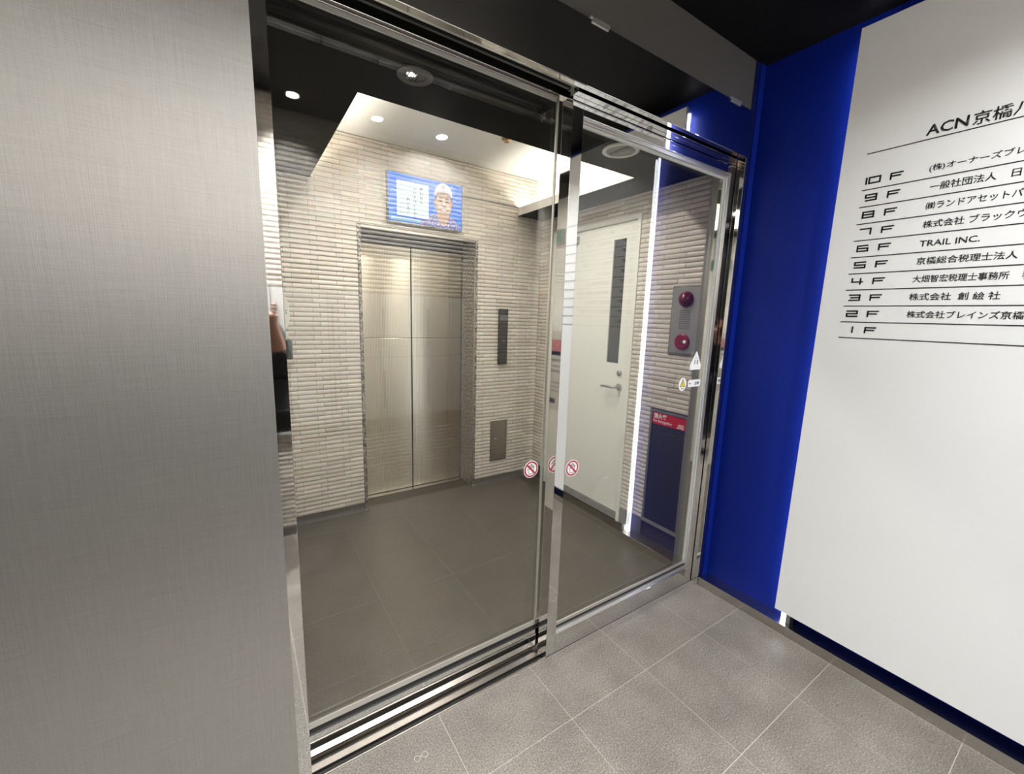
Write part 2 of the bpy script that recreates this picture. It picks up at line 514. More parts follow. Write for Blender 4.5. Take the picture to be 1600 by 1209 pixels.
# ---- floors with their stone tiles
def floor_tiles(parent, xs, ys, x0, x1, y0, y1, m, top):
    G = 0.0022
    for i in range(len(xs) - 1):
        for j in range(len(ys) - 1):
            a0, a1, b0, b1 = max(xs[i], x0), min(xs[i + 1], x1), max(ys[j], y0), min(ys[j + 1], y1)
            if a1 - a0 < 0.02 or b1 - b0 < 0.02: continue
            MB().box(a0 + G / 2, a1 - G / 2, b0 + G / 2, b1 - G / 2, top - 0.010, top, m, 0.0008).build('floor_tile', parent)
fl = boxobj('floor', None, X_WEST, 2.30, Y_REAR - 0.1, 1.2145, -0.06, -0.0012, 'floor_joint')
struct(fl, 'speckled grey stone tile floor in front of the glass doors', 'floor')
floor_tiles(fl, [1.757 - 0.4095 * k for k in range(10, -3, -1)], [0.944 - 0.4035 * k for k in range(4, -2, -1)], X_WEST, 2.069, Y_REAR + 0.002, 1.214, 'floor_stone', 0.0)
fh = boxobj('floor_hall', None, 0.06, 2.30, 1.325, YE + 0.03, -0.06, -0.0012, 'hall_joint')
struct(fh, 'darker brown grey stone tile floor of the lift hall', 'floor')
floor_tiles(fh, [1.335 - 0.405 * k for k in range(4, -4, -1)], [1.550, 1.957, 2.364, 2.771, 3.178][0:0] + [1.143, 1.550, 1.957, 2.364, 2.771, 3.40], XL, XR, 1.326, YW + 0.18, 'hall_stone', 0.0)

# ---- lift wall at the back of the hall
OX0, OX1, OZ = 0.711, 1.626, 2.030
HX0, HX1, HZ0, HZ1 = 1.773, 1.941, 0.199, 0.555
wb = MB()
wb.box(XL - 0.1, OX0, YW + 0.002, YW + 0.23, 0, 2.60, 'grout_dark')
wb.box(OX1, XR + 0.1, YW + 0.002, YW + 0.23, 0, 2.60, 'grout_dark')
wb.box(OX0, OX1, YW + 0.002, YW + 0.23, OZ, 2.60, 'grout_dark')
wall_back = struct(wb.build('wall_back'), 'beige ribbed tile wall around the lift entrance', 'wall')
CX0, CX1, CY0, CZ = 0.44, 1.99, 1.77, 2.571     # coffer opening and its ceiling
holes = [(OX0 - XL, OX1 - XL, -1, OZ), (HX0 - XL, HX1 - XL, HZ0, HZ1), (-1, 0.30 - XL, ZC - 0.002, 9), (2.18 - XL, 9, ZC - 0.002, 9)]
tile_wall(wall_back, (XL, YW + 0.002, 0), (1, 0, 0), (0, -1, 0), XR - XL, 0.060, CZ - 0.002, holes, 300, lambda p: 440 < p[0] < 850)
bb = MB().box(XL + 0.002, OX0, YW - 0.006, YW + 0.002, 0, 0.058, 'base_stone').build('baseboard_back')
struct(bb, 'low dark stone skirting left of the lift', 'baseboard')
bb = MB().box(OX1, XR - 0.012, YW - 0.006, YW + 0.002, 0, 0.058, 'base_stone').build('baseboard_back')
struct(bb, 'low dark stone skirting right of the lift', 'baseboard')

# ---- hall right wall: tile with the white steel door
DY0, DY1, DZ = 1.905, 2.80, 2.136       # outside of the steel door frame along y
wr = MB()
wr.box(XR, XR + 0.1, 1.34, DY0, 0, ZC + 0.04, 'grout_dark')
wr.box(XR, XR + 0.1, DY1, YW + 0.002, 0, ZC + 0.04, 'grout_dark')
wr.box(XR, XR + 0.1, DY0, DY1, DZ, ZC + 0.04, 'grout_dark')
wall_hr = struct(wr.build('wall_hall_right'), 'beige tile side wall of the lift hall with the white door', 'wall')
YT = YW - 0.008
hl = lambda a, b: (YT - b, YT - a)
holes = [(*hl(DY0, DY1), -1, DZ), (*hl(1.418, 1.620), 1.254, 1.662), (*hl(1.432, 1.708), 0.11, 0.890)]
tile_wall(wall_hr, (XR, YT, 0), (0, -1, 0), (-1, 0, 0), YT - 1.342, 0.115, ZC - 0.002, holes, 300, lambda p: 880 < p[0] < 1110)
bb = MB().box(XR - 0.009, XR, 1.342, 1.430, 0, 0.110, 'base_stone').build('baseboard_hall_right')
struct(bb, 'dark stone skirting beside the fire extinguisher cabinet', 'baseboard')
bb = MB().box(XR - 0.009, XR, 1.710, DY0, 0, 0.110, 'base_stone').build('baseboard_hall_right')
struct(bb, 'dark stone skirting between cabinet and white door', 'baseboard')

# ---- hall left wall (seen only in the polished posts)
wl = struct(boxobj('wall_hall_left', None, XL - 0.12, XL, 1.34, YW, 0, ZC + 0.04, 'white_paint'), 'plain pale side wall of the hall behind the steel panel', 'wall')
# ---- wall block beside the glazing, right and left
struct(MB().box(XR - 0.165, XR + 0.1, 1.272, 1.34, 0, ZO + 0.05, 'cabinet_frame').build('wall_pier_right'), 'grey wall end between sidelight and hall wall', 'wall')
struct(MB().box(-0.3, XL - 0.012, 1.275, 1.34, 0, ZO + 0.05, 'grey_soffit').build('wall_pier_left'), 'grey wall end behind the large steel panel', 'wall')

# ---- hall ceiling: glossy black with a white coffer
cb = MB()
cb.box(XL - 0.1, CX0, 1.26, YW, ZC, ZC + 0.004, 'black_ceiling')
cb.box(CX1, XR + 0.1, 1.26, YW, ZC, ZC + 0.004, 'black_ceiling')
cb.box(CX0, CX1, 1.26, CY0, ZC, ZC + 0.004, 'black_ceiling')
struct(cb.build('ceiling'), 'glossy black ceiling of the lift hall', 'ceiling')
cf = MB()
LIP = 0.066
TX0, TX1 = 0.305, 2.175
cf.box(CX0 - 0.008, CX0, CY0, YW, ZC + 0.004, ZC + LIP, 'white_paint')
cf.box(CX1, CX1 + 0.008, CY0, YW, ZC + 0.004, ZC + LIP, 'white_paint')
cf.box(TX0 - 0.01, TX1 + 0.01, CY0 - 0.01, CY0, ZC + 0.005, CZ, 'white_paint')
cf.box(TX0 - 0.01, TX0, CY0, YW, ZC + 0.005, CZ, 'white_paint')
cf.box(TX1, TX1 + 0.01, CY0, YW, ZC + 0.005, CZ, 'white_paint')
cf.box(TX0, CX0 - 0.008, CY0, YW, ZC + 0.004, ZC + 0.009, 'white_paint')
cf.box(CX1 + 0.008, TX1, CY0, YW, ZC + 0.004, ZC + 0.009, 'white_paint')
cf.box(TX0 - 0.01, TX1 + 0.01, CY0 - 0.01, YW + 0.002, CZ, CZ + 0.02, 'white_paint')
struct(cf.build('ceiling_coffer'), 'raised white ceiling recess over the lift front', 'ceiling')
for nm, x in (('left', CX0 - 0.075), ('right', CX1 + 0.075)):
    c = empty('cove_light', (x, 2.38, ZC + 0.009))
    tag(c, 'light strip hidden behind the %s lip of the white ceiling recess' % nm, 'light', 'cove light strips')
    boxobj('strip', c, x - 0.012, x + 0.012, CY0 + 0.04, YW - 0.05, ZC + 0.016, ZC + 0.024, 'cove_led')
    boxobj('channel', c, x - 0.016, x + 0.016, CY0 + 0.035, YW - 0.045, ZC + 0.0095, ZC + 0.0155, 'grey_metal')

# ---- vestibule shell
struct(boxobj('ceiling_vestibule', None, X_WEST, 2.30, Y_REAR - 0.1, 1.30, ZO, ZO + 0.04, 'black_matte'), 'matt black ceiling in front of the doors', 'ceiling')
rear = struct(boxobj('wall_rear', None, X_WEST, 2.25, Y_REAR - 0.10, Y_REAR, 0, ZO, 'grout_dark'), 'beige ribbed tile wall behind the viewer with letter boxes', 'wall')
MBX0, MBX1, MBZ0, MBZ1 = -0.50, 1.54, 0.68, 1.585
SPX0, SPX1 = -0.98, -0.58
tile_wall(rear, (X_BOARD - 0.001, Y_REAR, 0), (-1, 0, 0), (0, 1, 0), X_BOARD - X_WEST, 0.060, ZO - 0.002, [(X_BOARD - MBX1, X_BOARD - MBX0, MBZ0, MBZ1), (X_BOARD - SPX1, X_BOARD - SPX0, -1, 9)], 0)
struct(boxobj('wall_stone_panel', None, SPX0 + 0.001, SPX1 - 0.001, Y_REAR + 0.0005, Y_REAR + 0.0145, 0.0595, ZO - 0.001, 'black_marble'), 'upright black speckled stone panel in the rear tile wall', 'wall')
struct(boxobj('baseboard_rear', None, X_WEST, X_BLUE - 0.09, Y_REAR, Y_REAR + 0.010, 0, 0.058, 'base_stone'), 'dark skirting of the rear tile wall', 'baseboard')
struct(boxobj('wall_west', None, X_WEST - 0.1, X_WEST, Y_REAR - 0.1, 1.2, 0, ZO, 'grey_soffit'), 'grey end wall of the vestibule', 'wall')
# large linen steel panel left of the doors
pl = MB().box(X_WEST, 0.068, 1.165, 1.199, 0.0, ZO, 'linen_steel', 0.0012)
struct(pl.build('wall_front'), 'large brushed stainless steel wall panel left of the sliding door', 'wall panel')
# grey strip of wall above the door head
sf = MB().box(0.069, X_BOARD, 1.178, 1.26, 2.432, ZO, 'grey_soffit')
struct(sf.build('wall_over_door'), 'dark grey strip of wall above the polished door head', 'wall')
# blue recess of the directory wall
BEND = -0.235      # where the blue recess ends towards the rear wall
nb = MB()
nb.box(X_BLUE, X_BLUE + 0.06, Y_REAR, 1.26, 0, ZO, 'blue_lacquer')
nb.box(X_BOARD + 0.037, X_BLUE, 1.171, 1.26, 0.0, ZO, 'blue_lacquer')
nb.box(X_BOARD, X_BLUE, Y_REAR, BEND, 0, ZO, 'grey_soffit')
struct(nb.build('wall_right'), 'deep blue lacquered wall recess behind the white directory', 'wall')
struct(boxobj('trim_shade', None, X_BOARD + 0.004, X_BOARD + 0.037, 1.178, 1.255, 0.0485, ZO, 'navy_shade'), 'narrow dark navy strip standing in for shade at the front of the blue recess', 'trim')  # unlit front of the blue return, shade put in as a dark strip
struct(boxobj('trim_2', None, X_BOARD - 0.001, X_BOARD + 0.004, 1.1735, 1.213, 0.0, 2.43, 'mirror_steel', 0.0008), 'polished steel corner strip between glazing and blue recess', 'trim')
struct(boxobj('baseboard_right', None, X_BOARD, X_BLUE, BEND + 0.001, 1.171, 0, 0.048, 'satin_steel', 0.0012), 'satin steel plinth ledge under the directory wall', 'baseboard')

# ---- polished door head
dh = empty('trim_3', (1.05, 1.2, 2.212)); struct(dh, 'polished steel door head over the glass doors', 'door head')
boxobj('cover_plate', dh, 0.070, 2.052, 1.153, 1.177, 2.2155, 2.414, 'mirror_steel', 0.002)
boxobj('back_beam', dh, 0.070, 2.068, 1.192, 1.258, 2.262, 2.43, 'black_gloss')
boxobj('soffit_strip', dh, 1.026, 2.068, 1.192, 1.2145, 2.2125, 2.262, 'mirror_steel', 0.0008)
boxobj('inner_beam', dh, 0.070, 2.068, 1.258, 1.36, 2.2625, 2.2639, 'black_gloss')
MB().tube([(0.085, 1.200, 2.238), (1.02, 1.200, 2.238)], 0.011, 'alu_stop', 12).build('guide_rail', dh)
boxobj('hanger_strip', dh, 0.085, 1.02, 1.232, 1.242, 2.236, 2.262, 'dark_metal')
for cx in (1.073, 1.902):
    MB().box(cx - 0.045, cx + 0.045, 1.151, 1.170, 2.4145, 2.424, 'alu_stop', 0.002).box(cx - 0.038, cx + 0.038, 1.1495, 1.1525, 2.404, 2.4215, 'alu_stop', 0.001).build('clip', dh)

# ---- left jamb
struct(MB().box(0.069, 0.105, 1.215, 1.2745, 0, 2.212, 'mirror_steel', 0.0008).build('trim_4'), 'narrow polished steel jamb beside the large steel panel', 'trim')

# ---- sidelight: fixed glazing on the right
sl = empty('window_1', (1.53, 1.24, 0)); struct(sl, 'fixed glass sidelight in a polished steel frame beside the blue wall', 'window')
boxobj('post', sl, 1.025, 1.076, 1.215, 1.272, 0.0005, 2.212, 'mirror_steel', 0.0008)
boxobj('jamb', sl, 2.030, 2.0635, 1.215, 1.2715, 0.0005, 2.212, 'mirror_steel', 0.0008)
boxobj('shadow_gap', sl, 2.0635, 2.0685, 1.225, 1.2715, 0.0005, 2.212, 'black_rubber')
boxobj('bottom_rail', sl, 1.0765, 2.0295, 1.215, 1.2715, 0.0005, 0.091, 'mirror_steel', 0.0008)
boxobj('bottom_stop', sl, 1.0765, 2.0295, 1.2235, 1.2365, 0.0915, 0.106, 'alu_stop', 0.001)
boxobj('bottom_gasket', sl, 1.0765, 2.0295, 1.231, 1.2375, 0.118, 0.132, 'alu_stop', 0.001)
boxobj('joint_strip', sl, 1.0765, 2.0295, 1.232, 1.2375, 0.1065, 0.1175, 'black_rubber')
boxobj('top_rail', sl, 1.0765, 2.0295, 1.2150, 1.2715, 2.157, 2.212, 'mirror_steel', 0.0008)
boxobj('top_stop', sl, 1.0765, 2.0295, 1.2235, 1.2365, 2.142, 2.1565, 'alu_stop', 0.001)
boxobj('top_gasket', sl, 1.0765, 2.0295, 1.231, 1.2375, 2.129, 2.1415, 'gasket', 0.001)
boxobj('side_stop', sl, 2.0165, 2.0295, 1.2235, 1.2365, 0.1065, 2.1415, 'alu_stop', 0.001)
boxobj('side_gasket', sl, 2.000, 2.016, 1.231, 1.2375, 0.1325, 2.1285, 'gasket', 0.001)
boxobj('pane', sl, 1.0770, 2.029, 1.238, 1.248, 0.0925, 2.1555, 'door_glass')

# ---- sliding door
sd = empty('door_1', (0.57, 1.29, 0)); struct(sd, 'large glass sliding door with a polished steel bottom rail', 'door')
boxobj('pane', sd, 0.110, 1.070, 1.293, 1.303, 0.095, 2.235, 'door_glass')
boxobj('bottom_rail', sd, 0.108, 1.068, 1.282, 1.314, 0.0160, 0.0735, 'mirror_steel', 0.0008)
boxobj('bottom_cap', sd, 0.108, 1.068, 1.2845, 1.3115, 0.0740, 0.0945, 'mirror_steel', 0.0008)
boxobj('bottom_stop', sd, 0.108, 1.068, 1.2875, 1.2925, 0.116, 0.137, 'alu_stop', 0.001)
boxobj('bottom_seal', sd, 0.108, 1.068, 1.2895, 1.2925, 0.095, 0.1155, 'black_rubber')
boxobj('top_rail', sd, 0.108, 1.068, 1.282, 1.314, 2.2355, 2.258, 'mirror_steel', 0.0008)
boxobj('top_stop', sd, 0.108, 1.010, 1.2855, 1.2925, 2.2260, 2.2350, 'alu_stop', 0.001)
boxobj('top_seal', sd, 0.108, 1.010, 1.2885, 1.2925, 2.2120, 2.2255, 'gasket', 0.001)
boxobj('edge_stop', sd, 1.011, 1.0175, 1.2865, 1.2925, 0.1375, 2.2350, 'alu_stop', 0.001)
boxobj('edge_seal', sd, 1.0180, 1.0225, 1.2885, 1.2925, 0.1375, 2.2350, 'gasket', 0.0005)

# ---- floor track
tr = empty('trim_5', (0.56, 1.27, 0)); struct(tr, 'double steel floor track in front of the sliding door', 'door track')
boxobj('track_bed', tr, 0.106, 1.0245, 1.2145, 1.326, -0.045, -0.022, 'black_rubber')
for a, b, nm, z in ((1.2150, 1.2215, 'edge_strip', 0.002), (1.243, 1.268, 'track_plate', 0.001), (1.2705, 1.293, 'track_plate', 0.001), (1.312, 1.3255, 'edge_strip', 0.002)):
    boxobj(nm, tr, 0.106, 1.0245, a, b, -0.0215, z, 'satin_steel', 0.0010)
struct(boxobj('trim_6', None, 1.0250, 2.23, 1.2725, 1.3255, -0.045, 0.001, 'satin_steel', 0.0008), 'steel threshold strip behind the sidelight', 'trim')

# ================================================================== LIFT
el = empty('elevator', ((OX0 + OX1) / 2, YE, 0)); tag(el, 'lift entrance with two ribbed steel doors and a granite surround', 'elevator')
jm = boxobj('jamb', el, OX1 - 0.022, OX1 - 0.0005, YW - 0.008, YE - 0.012, 0.0005, OZ - 0.001, 'granite', 0.001); jm['label'] = 'speckled granite jamb'
jm = boxobj('jamb', el, OX0 + 0.0005, OX0 + 0.022, YW - 0.008, YE - 0.012, 0.0005, OZ - 0.001, 'granite', 0.001)
boxobj('edge_strip', el, OX1 - 0.0265, OX1 - 0.0222, YW - 0.0075, YW - 0.001, 0.0005, OZ - 0.022, 'satin_steel')
boxobj('lintel', el, OX0 + 0.0225, OX1 - 0.027, YW - 0.008, YE - 0.014, OZ - 0.020, OZ - 0.001, 'satin_steel', 0.001)
boxobj('transom_strip', el, OX0 + 0.0225, OX1 - 0.0225, YE - 0.0125, YE + 0.002, OZ - 0.075, OZ - 0.021, 'dark_metal', 0.001)
MIDX = 1.166
for a, b in ((OX0 + 0.0230, MIDX - 0.005), (MIDX + 0.005, OX1 - 0.0230)):
    d = MB().box(a, b, YE, YE + 0.03, 1.262, OZ - 0.078, 'ribbed_steel', 0.002).build('door_leaf', el)
    MB().box(a, b, YE, YE + 0.03, 0.012, 1.259, 'ribbed_steel', 0.002).build('lower_panel', d)
boxobj('meeting_seal', el, MIDX - 0.0045, MIDX + 0.0045, YE + 0.012, YE + 0.03, 0.012, OZ - 0.078, 'black_rubber')
boxobj('sill', el, OX0 + 0.0225, OX1 - 0.0225, YE - 0.055, YE + 0.032, 0.0005, 0.008, 'satin_steel', 0.001)

# ================================================================== DIRECTORY BOARD
db = empty('directory_board', (X_BOARD, 0.29, 0.112)); tag(db, 'tall white floor directory board with black Japanese tenant lettering', 'directory sign')
BY0, BY1 = -0.22, 0.780
boxobj('panel', db, X_BOARD, X_BOARD + 0.018, BY0, BY1, 0.112, 2.575, 'board_white', 0.0008)
for yy in (0.60, -0.05):
    for zz in (0.5, 2.1):
        MB().lathe([(0.012, 0), (0.012, X_BLUE - X_BOARD - 0.0185)], (X_BOARD + 0.0183, yy, zz), (1, 0, 0), 'grey_metal', 16).build('standoff', db)
XT = X_BOARD - 0.0002
def rule(z, y0, y1, t=0.0031):
    boxobj('rule_line', db, XT - 0.0012, XT, y1, y0, z - t / 2, z + t / 2, 'lettering_black')
rule(2.107, 0.699, -0.12)
Z10, DZR = 1.9748, 0.06289
for k in range(10): rule(Z10 - k * DZR, 0.698, -0.12)
lettering('title_lettering', 'ACN', (XT, 0.537, 2.120), FACE_X, 1, 'lettering_black', db, width=0.103, height=0.034, bold=0.014)
lettering('title_lettering', '京橋八重洲ビル', (XT, 0.425, 2.1155), FACE_X, 1, 'lettering_black', db, width=0.307, height=0.041, bold=0.008)
# squared floor numerals drawn as strokes on a 1.6 x 1 cell
SEG = {'0': [(0, 0, 0, 1), (0, 1, 1.6, 1), (1.6, 1, 1.6, 0), (1.6, 0, 0, 0)], '1': [(0.3, 0, 0.3, 1)],
       '2': [(0, 1, 1.6, 1), (1.6, 1, 1.6, .5), (1.6, .5, 0, .5), (0, .5, 0, 0), (0, 0, 1.6, 0)],
       '3': [(0, 1, 1.6, 1), (1.6, 1, 1.6, 0), (0.25, .5, 1.6, .5), (0, 0, 1.6, 0)],
       '4': [(0, 1, 0, .4), (0, .4, 1.6, .4), (1.3, 1, 1.3, 0)],
       '5': [(1.6, 1, 0, 1), (0, 1, 0, .5), (0, .5, 1.6, .5), (1.6, .5, 1.6, 0), (1.6, 0, 0, 0)],
       '6': [(1.5, 1, 0, 1), (0, 1, 0, 0), (0, 0, 1.6, 0), (1.6, 0, 1.6, .5), (1.6, .5, 0, .5)],
       '7': [(0, 1, 1.6, 1), (1.6, 1, 1.6, 0)],
       '8': [(0, 0, 0, 1), (0, 1, 1.6, 1), (1.6, 1, 1.6, 0), (1.6, 0, 0, 0), (0, .5, 1.6, .5)],
       '9': [(0, .5, 0, 1), (0, 1, 1.6, 1), (1.6, 1, 1.6, 0), (1.6, 0, 0.1, 0), (0, .5, 1.6, .5)],
       'F': [(0, 0, 0, 1), (0, 1, 1.6, 1), (0, .5, 1.35, .5)]}
def numerals(text, y_left, z, h):
    mb = MB(); x = 0.0; t = h * 0.10
    for ch in text:
        for a, b, c, d in SEG[ch]:
            u0, u1 = sorted((a, c)); v0, v1 = sorted((b, d))
            y_a = y_left - (x + u0 * h * 0.80) + t; y_b = y_left - (x + u1 * h * 0.80) - t
            mb.box(XT - 0.0012, XT, y_b, y_a, z + v0 * (h - 2 * t), z + v1 * (h - 2 * t) + 2 * t, 'lettering_black')
        x += h * (0.58 if ch == '1' else 1.75)
    return mb.build('floor_number', db)
ROWS = [('10', '(株)オーナーズブレイン', 0.270, 0.511), ('9', '一般社団法人', 0.156, 0.501), ('8', '㈱ランドアセットパートナーズ', 0.345, 0.502),
        ('7', '株式会社 ブラックウルフ', 0.290, 0.501), ('6', 'TRAIL INC.', 0.147, 0.500), ('5', '京橋総合税理士法人', 0.237, 0.500),
        ('4', '大畑智宏税理士事務所', 0.229, 0.501), ('3', '株式会社  創 絵 社', 0.221, 0.502), ('2', '株式会社ブレインズ京橋', 0.278, 0.500), ('1', '', 0, 0)]
for k, (d, nm, wd, ys) in enumerate(ROWS):
    zb = Z10 - k * DZR + 0.0195
    numerals(d, 0.694 if d == '10' else (0.662 if d == '1' else 0.682), zb + 0.0005, 0.0255)
    numerals('F', 0.615, zb + 0.0005, 0.0245)
    if nm:
        lettering('tenant_lettering', nm, (XT, ys, zb), FACE_X, 1, 'lettering_black', db, width=wd, height=0.0205 if d == '6' else 0.0255, depth=0.0012, bold=0.006)
for t_, y_, k, wd in (('日本', 0.313, 1, 0.052), ('税理士', 0.245, 6, 0.070)):
    lettering('tenant_lettering', t_, (XT, y_, Z10 - k * DZR + 0.0195), FACE_X, 1, 'lettering_black', db, width=wd, height=0.0255, depth=0.0012, bold=0.006)
# light bar standing behind the board edge
lb = empty('light_bar', (2.128, 0.742, 0.05)); tag(lb, 'slim white light bar behind the left edge of the directory board', 'light')
boxobj('channel', lb, 2.100, 2.148, 0.722, 0.7395, 0.0495, 2.56, 'grey_metal')
MB().lathe([(0.0, 0.0), (0.013, 0.0), (0.013, 2.508), (0.0, 2.508)], (2.122, 0.7535, 0.0505), (0, 0, 1), 'led_white', 20).build('diffuser', lb)

# ================================================================== TELEVISION ON THE LIFT WALL
tv = empty('wall_display', (1.184, 2.95, 2.067)); tag(tv, 'wall display above the lift showing a smiling man in a white cap', 'screen')
TX, TZ, TWD, TH = 0.905, 2.067, 0.558, 0.325
boxobj('casing', tv, TX, TX + TWD, 2.942, YW - 0.012, TZ, TZ + TH, 'black_gloss', 0.003)
boxobj('wall_bracket', tv, TX + 0.18, TX + 0.38, YW - 0.0118, YW - 0.0062, TZ + 0.08, TZ + 0.24, 'dark_metal')
sx0, sz0, sw, sh = TX + 0.006, TZ + 0.007, TWD - 0.012, TH - 0.014
boxobj('screen', tv, sx0, sx0 + sw, 2.9408, 2.9419, sz0, sz0 + sh, 'screen_blue')
SY = 2.9408
layer = [0]
def pic(name, pts, m, label=None):
    layer[0] += 1
    y = SY - 0.00012 * layer[0]
    o = MB().prism([(p[0] * sw, p[1] * sh) for p in pts], (sx0, y + 0.0001, sz0), (1, 0, 0), (0, 0, 1), (0, -1, 0), 0.0001, m).build(name, tv)
    return o
def ell(cx, cy, rx, ry, a0=0, a1=360, k=36):
    return [(cx + rx * math.cos(math.radians(a0 + (a1 - a0) * i / k)), cy + ry * math.sin(math.radians(a0 + (a1 - a0) * i / k))) for i in range(k if a1 - a0 == 360 else k + 1)]
pic('caption_bar', [(0.03, 0.02), (0.42, 0.02), (0.42, 0.10), (0.03, 0.10)], 'screen_strip')
pic('printed_shirt', [(0.40, 0.0), (0.99, 0.0), (0.97, 0.10), (0.88, 0.22), (0.83, 0.28), (0.60, 0.28), (0.50, 0.20), (0.43, 0.12)], 'screen_shirt')
pic('printed_card', [(0.105, 0.135), (0.525, 0.135), (0.525, 0.86), (0.105, 0.86)], 'screen_card')
pic('printed_neck', [(0.64, 0.30), (0.645, 0.20), (0.70, 0.06), (0.735, 0.03), (0.765, 0.06), (0.815, 0.22), (0.815, 0.32)], 'screen_skin')
pic('printed_ear', ell(0.613, 0.55, 0.02, 0.06), 'screen_shade')
pic('printed_ear', ell(0.853, 0.55, 0.02, 0.06), 'screen_shade')
pic('printed_face', ell(0.733, 0.50, 0.118, 0.275), 'screen_skin')
pic('printed_hair', [(0.613, 0.60), (0.625, 0.75), (0.64, 0.75), (0.632, 0.60)], 'screen_hair')
pic('printed_hair', [(0.853, 0.60), (0.84, 0.75), (0.826, 0.75), (0.834, 0.60)], 'screen_hair')
pic('printed_forehead', ell(0.733, 0.72, 0.105, 0.06), 'screen_shade')
pic('printed_cap', [(0.605, 0.68), (0.612, 0.80), (0.640, 0.90), (0.69, 0.965), (0.74, 0.975), (0.79, 0.955), (0.835, 0.885), (0.855, 0.79), (0.858, 0.68), (0.835, 0.735), (0.733, 0.80), (0.63, 0.735)], 'screen_cap')
pic('printed_brim', [(0.625, 0.725), (0.65, 0.785), (0.69, 0.825), (0.735, 0.835), (0.785, 0.82), (0.82, 0.78), (0.842, 0.72), (0.79, 0.765), (0.733, 0.785), (0.675, 0.768)], 'screen_brim')
for ex in (0.69, 0.785):
    pic('printed_brow', [(ex - 0.034, 0.628), (ex + 0.030, 0.635), (ex + 0.028, 0.655), (ex - 0.005, 0.662), (ex - 0.036, 0.645)], 'screen_hair')
    pic('printed_eye', ell(ex, 0.585, 0.028, 0.016), 'screen_hair')
    pic('printed_cheek', ell(ex + (-0.012 if ex < 0.73 else 0.012), 0.475, 0.03, 0.05), 'screen_light')
pic('printed_nose', [(0.727, 0.60), (0.745, 0.60), (0.757, 0.50), (0.737, 0.475), (0.715, 0.50)], 'screen_light')
pic('printed_nostrils', ell(0.736, 0.475, 0.022, 0.014), 'screen_shade')
pic('printed_mouth', ell(0.736, 0.415, 0.050, 0.075, 180, 360, 20), 'screen_shade')
pic('printed_teeth', ell(0.736, 0.412, 0.042, 0.045, 180, 360, 20), 'screen_teeth')
layer[0] += 1
ly = SY - 0.00012 * layer[0]
lettering('cap_lettering', 'SE', (sx0 + 0.700 * sw, ly, sz0 + 0.865 * sh), FACE_Y, 1, 'screen_ink', tv, width=0.030, height=0.020, depth=0.0001, bold=0.01)
def vertical_text(body, x, y_top, size):
    for i, ch in enumerate(body):
        lettering('brush_lettering', ch, (sx0 + x * sw, ly, sz0 + y_top * sh - (i + 1) * size * 1.08), FACE_Y, 1, 'screen_ink', tv, height=size * (0.88 if ch not in 'ーェえ' else 0.66), depth=0.0001, bold=0.012)
vertical_text('高いなら', 0.405, 0.80, 0.026)
vertical_text('分ければええやん', 0.320, 0.775, 0.0245)
vertical_text('Aシェア', 0.232, 0.56, 0.026)
MB().box(sx0 + 0.148 * sw, sx0 + 0.196 * sw, ly - 0.0001, ly, sz0 + 0.185 * sh, sz0 + 0.190 * sh, 'screen_seal').box(sx0 + 0.148 * sw, sx0 + 0.196 * sw, ly - 0.0001, ly, sz0 + 0.385 * sh, sz0 + 0.390 * sh, 'screen_seal') \
    .box(sx0 + 0.148 * sw, sx0 + 0.151 * sw, ly - 0.0001, ly, sz0 + 0.185 * sh, sz0 + 0.390 * sh, 'screen_seal').box(sx0 + 0.193 * sw, sx0 + 0.196 * sw, ly - 0.0001, ly, sz0 + 0.185 * sh, sz0 + 0.390 * sh, 'screen_seal').build('seal_frame', tv)

# ================================================================== CALL PANEL, HATCH
cp = empty('call_panel', (1.875, YW - 0.02, 1.05)); tag(cp, 'tall black lift call panel right of the lift', 'call panel')
X0c, X1c = 1.822, 1.908
boxobj('plate', cp, X0c, X1c, YW - 0.030, YW - 0.0062, 1.052, 1.514, 'black_gloss', 0.005)
boxobj('display', cp, X0c + 0.006, X1c - 0.006, YW - 0.0312, YW - 0.0302, 1.418, 1.466, 'call_lcd')
MB().lathe([(0, 0.0045), (0.010, 0.0045), (0.012, 0.002), (0.012, 0)], (1.868, YW - 0.0302, 1.245), (0, -1, 0), 'dark_metal', 20).build('call_button', cp)
hp = empty('access_hatch', ((HX0 + HX1) / 2, YW, HZ0)); tag(hp, 'small steel access hatch low in the tile wall right of the lift', 'hatch')
mb = MB()
for a in ((HX0 + 0.001, HX1 - 0.001, HZ0 + 0.001, HZ0 + 0.008), (HX0 + 0.001, HX1 - 0.001, HZ1 - 0.008, HZ1 - 0.001), (HX0 + 0.001, HX0 + 0.008, HZ0 + 0.008, HZ1 - 0.008), (HX1 - 0.008, HX1 - 0.001, HZ0 + 0.008, HZ1 - 0.008)):
    mb.box(a[0], a[1], YW - 0.0075, YW + 0.0015, a[2], a[3], 'hatch_steel')
mb.build('frame', hp)
boxobj('door', hp, HX0 + 0.0085, HX1 - 0.0085, YW - 0.005, YW + 0.0015, HZ0 + 0.0085, HZ1 - 0.0085, 'hatch_steel', 0.001)
MB().lathe([(0, 0.004), (0.007, 0.004), (0.009, 0)], (HX0 + 0.055, YW - 0.0052, 0.395), (0, -1, 0), 'grey_metal', 18).build('lock', hp)

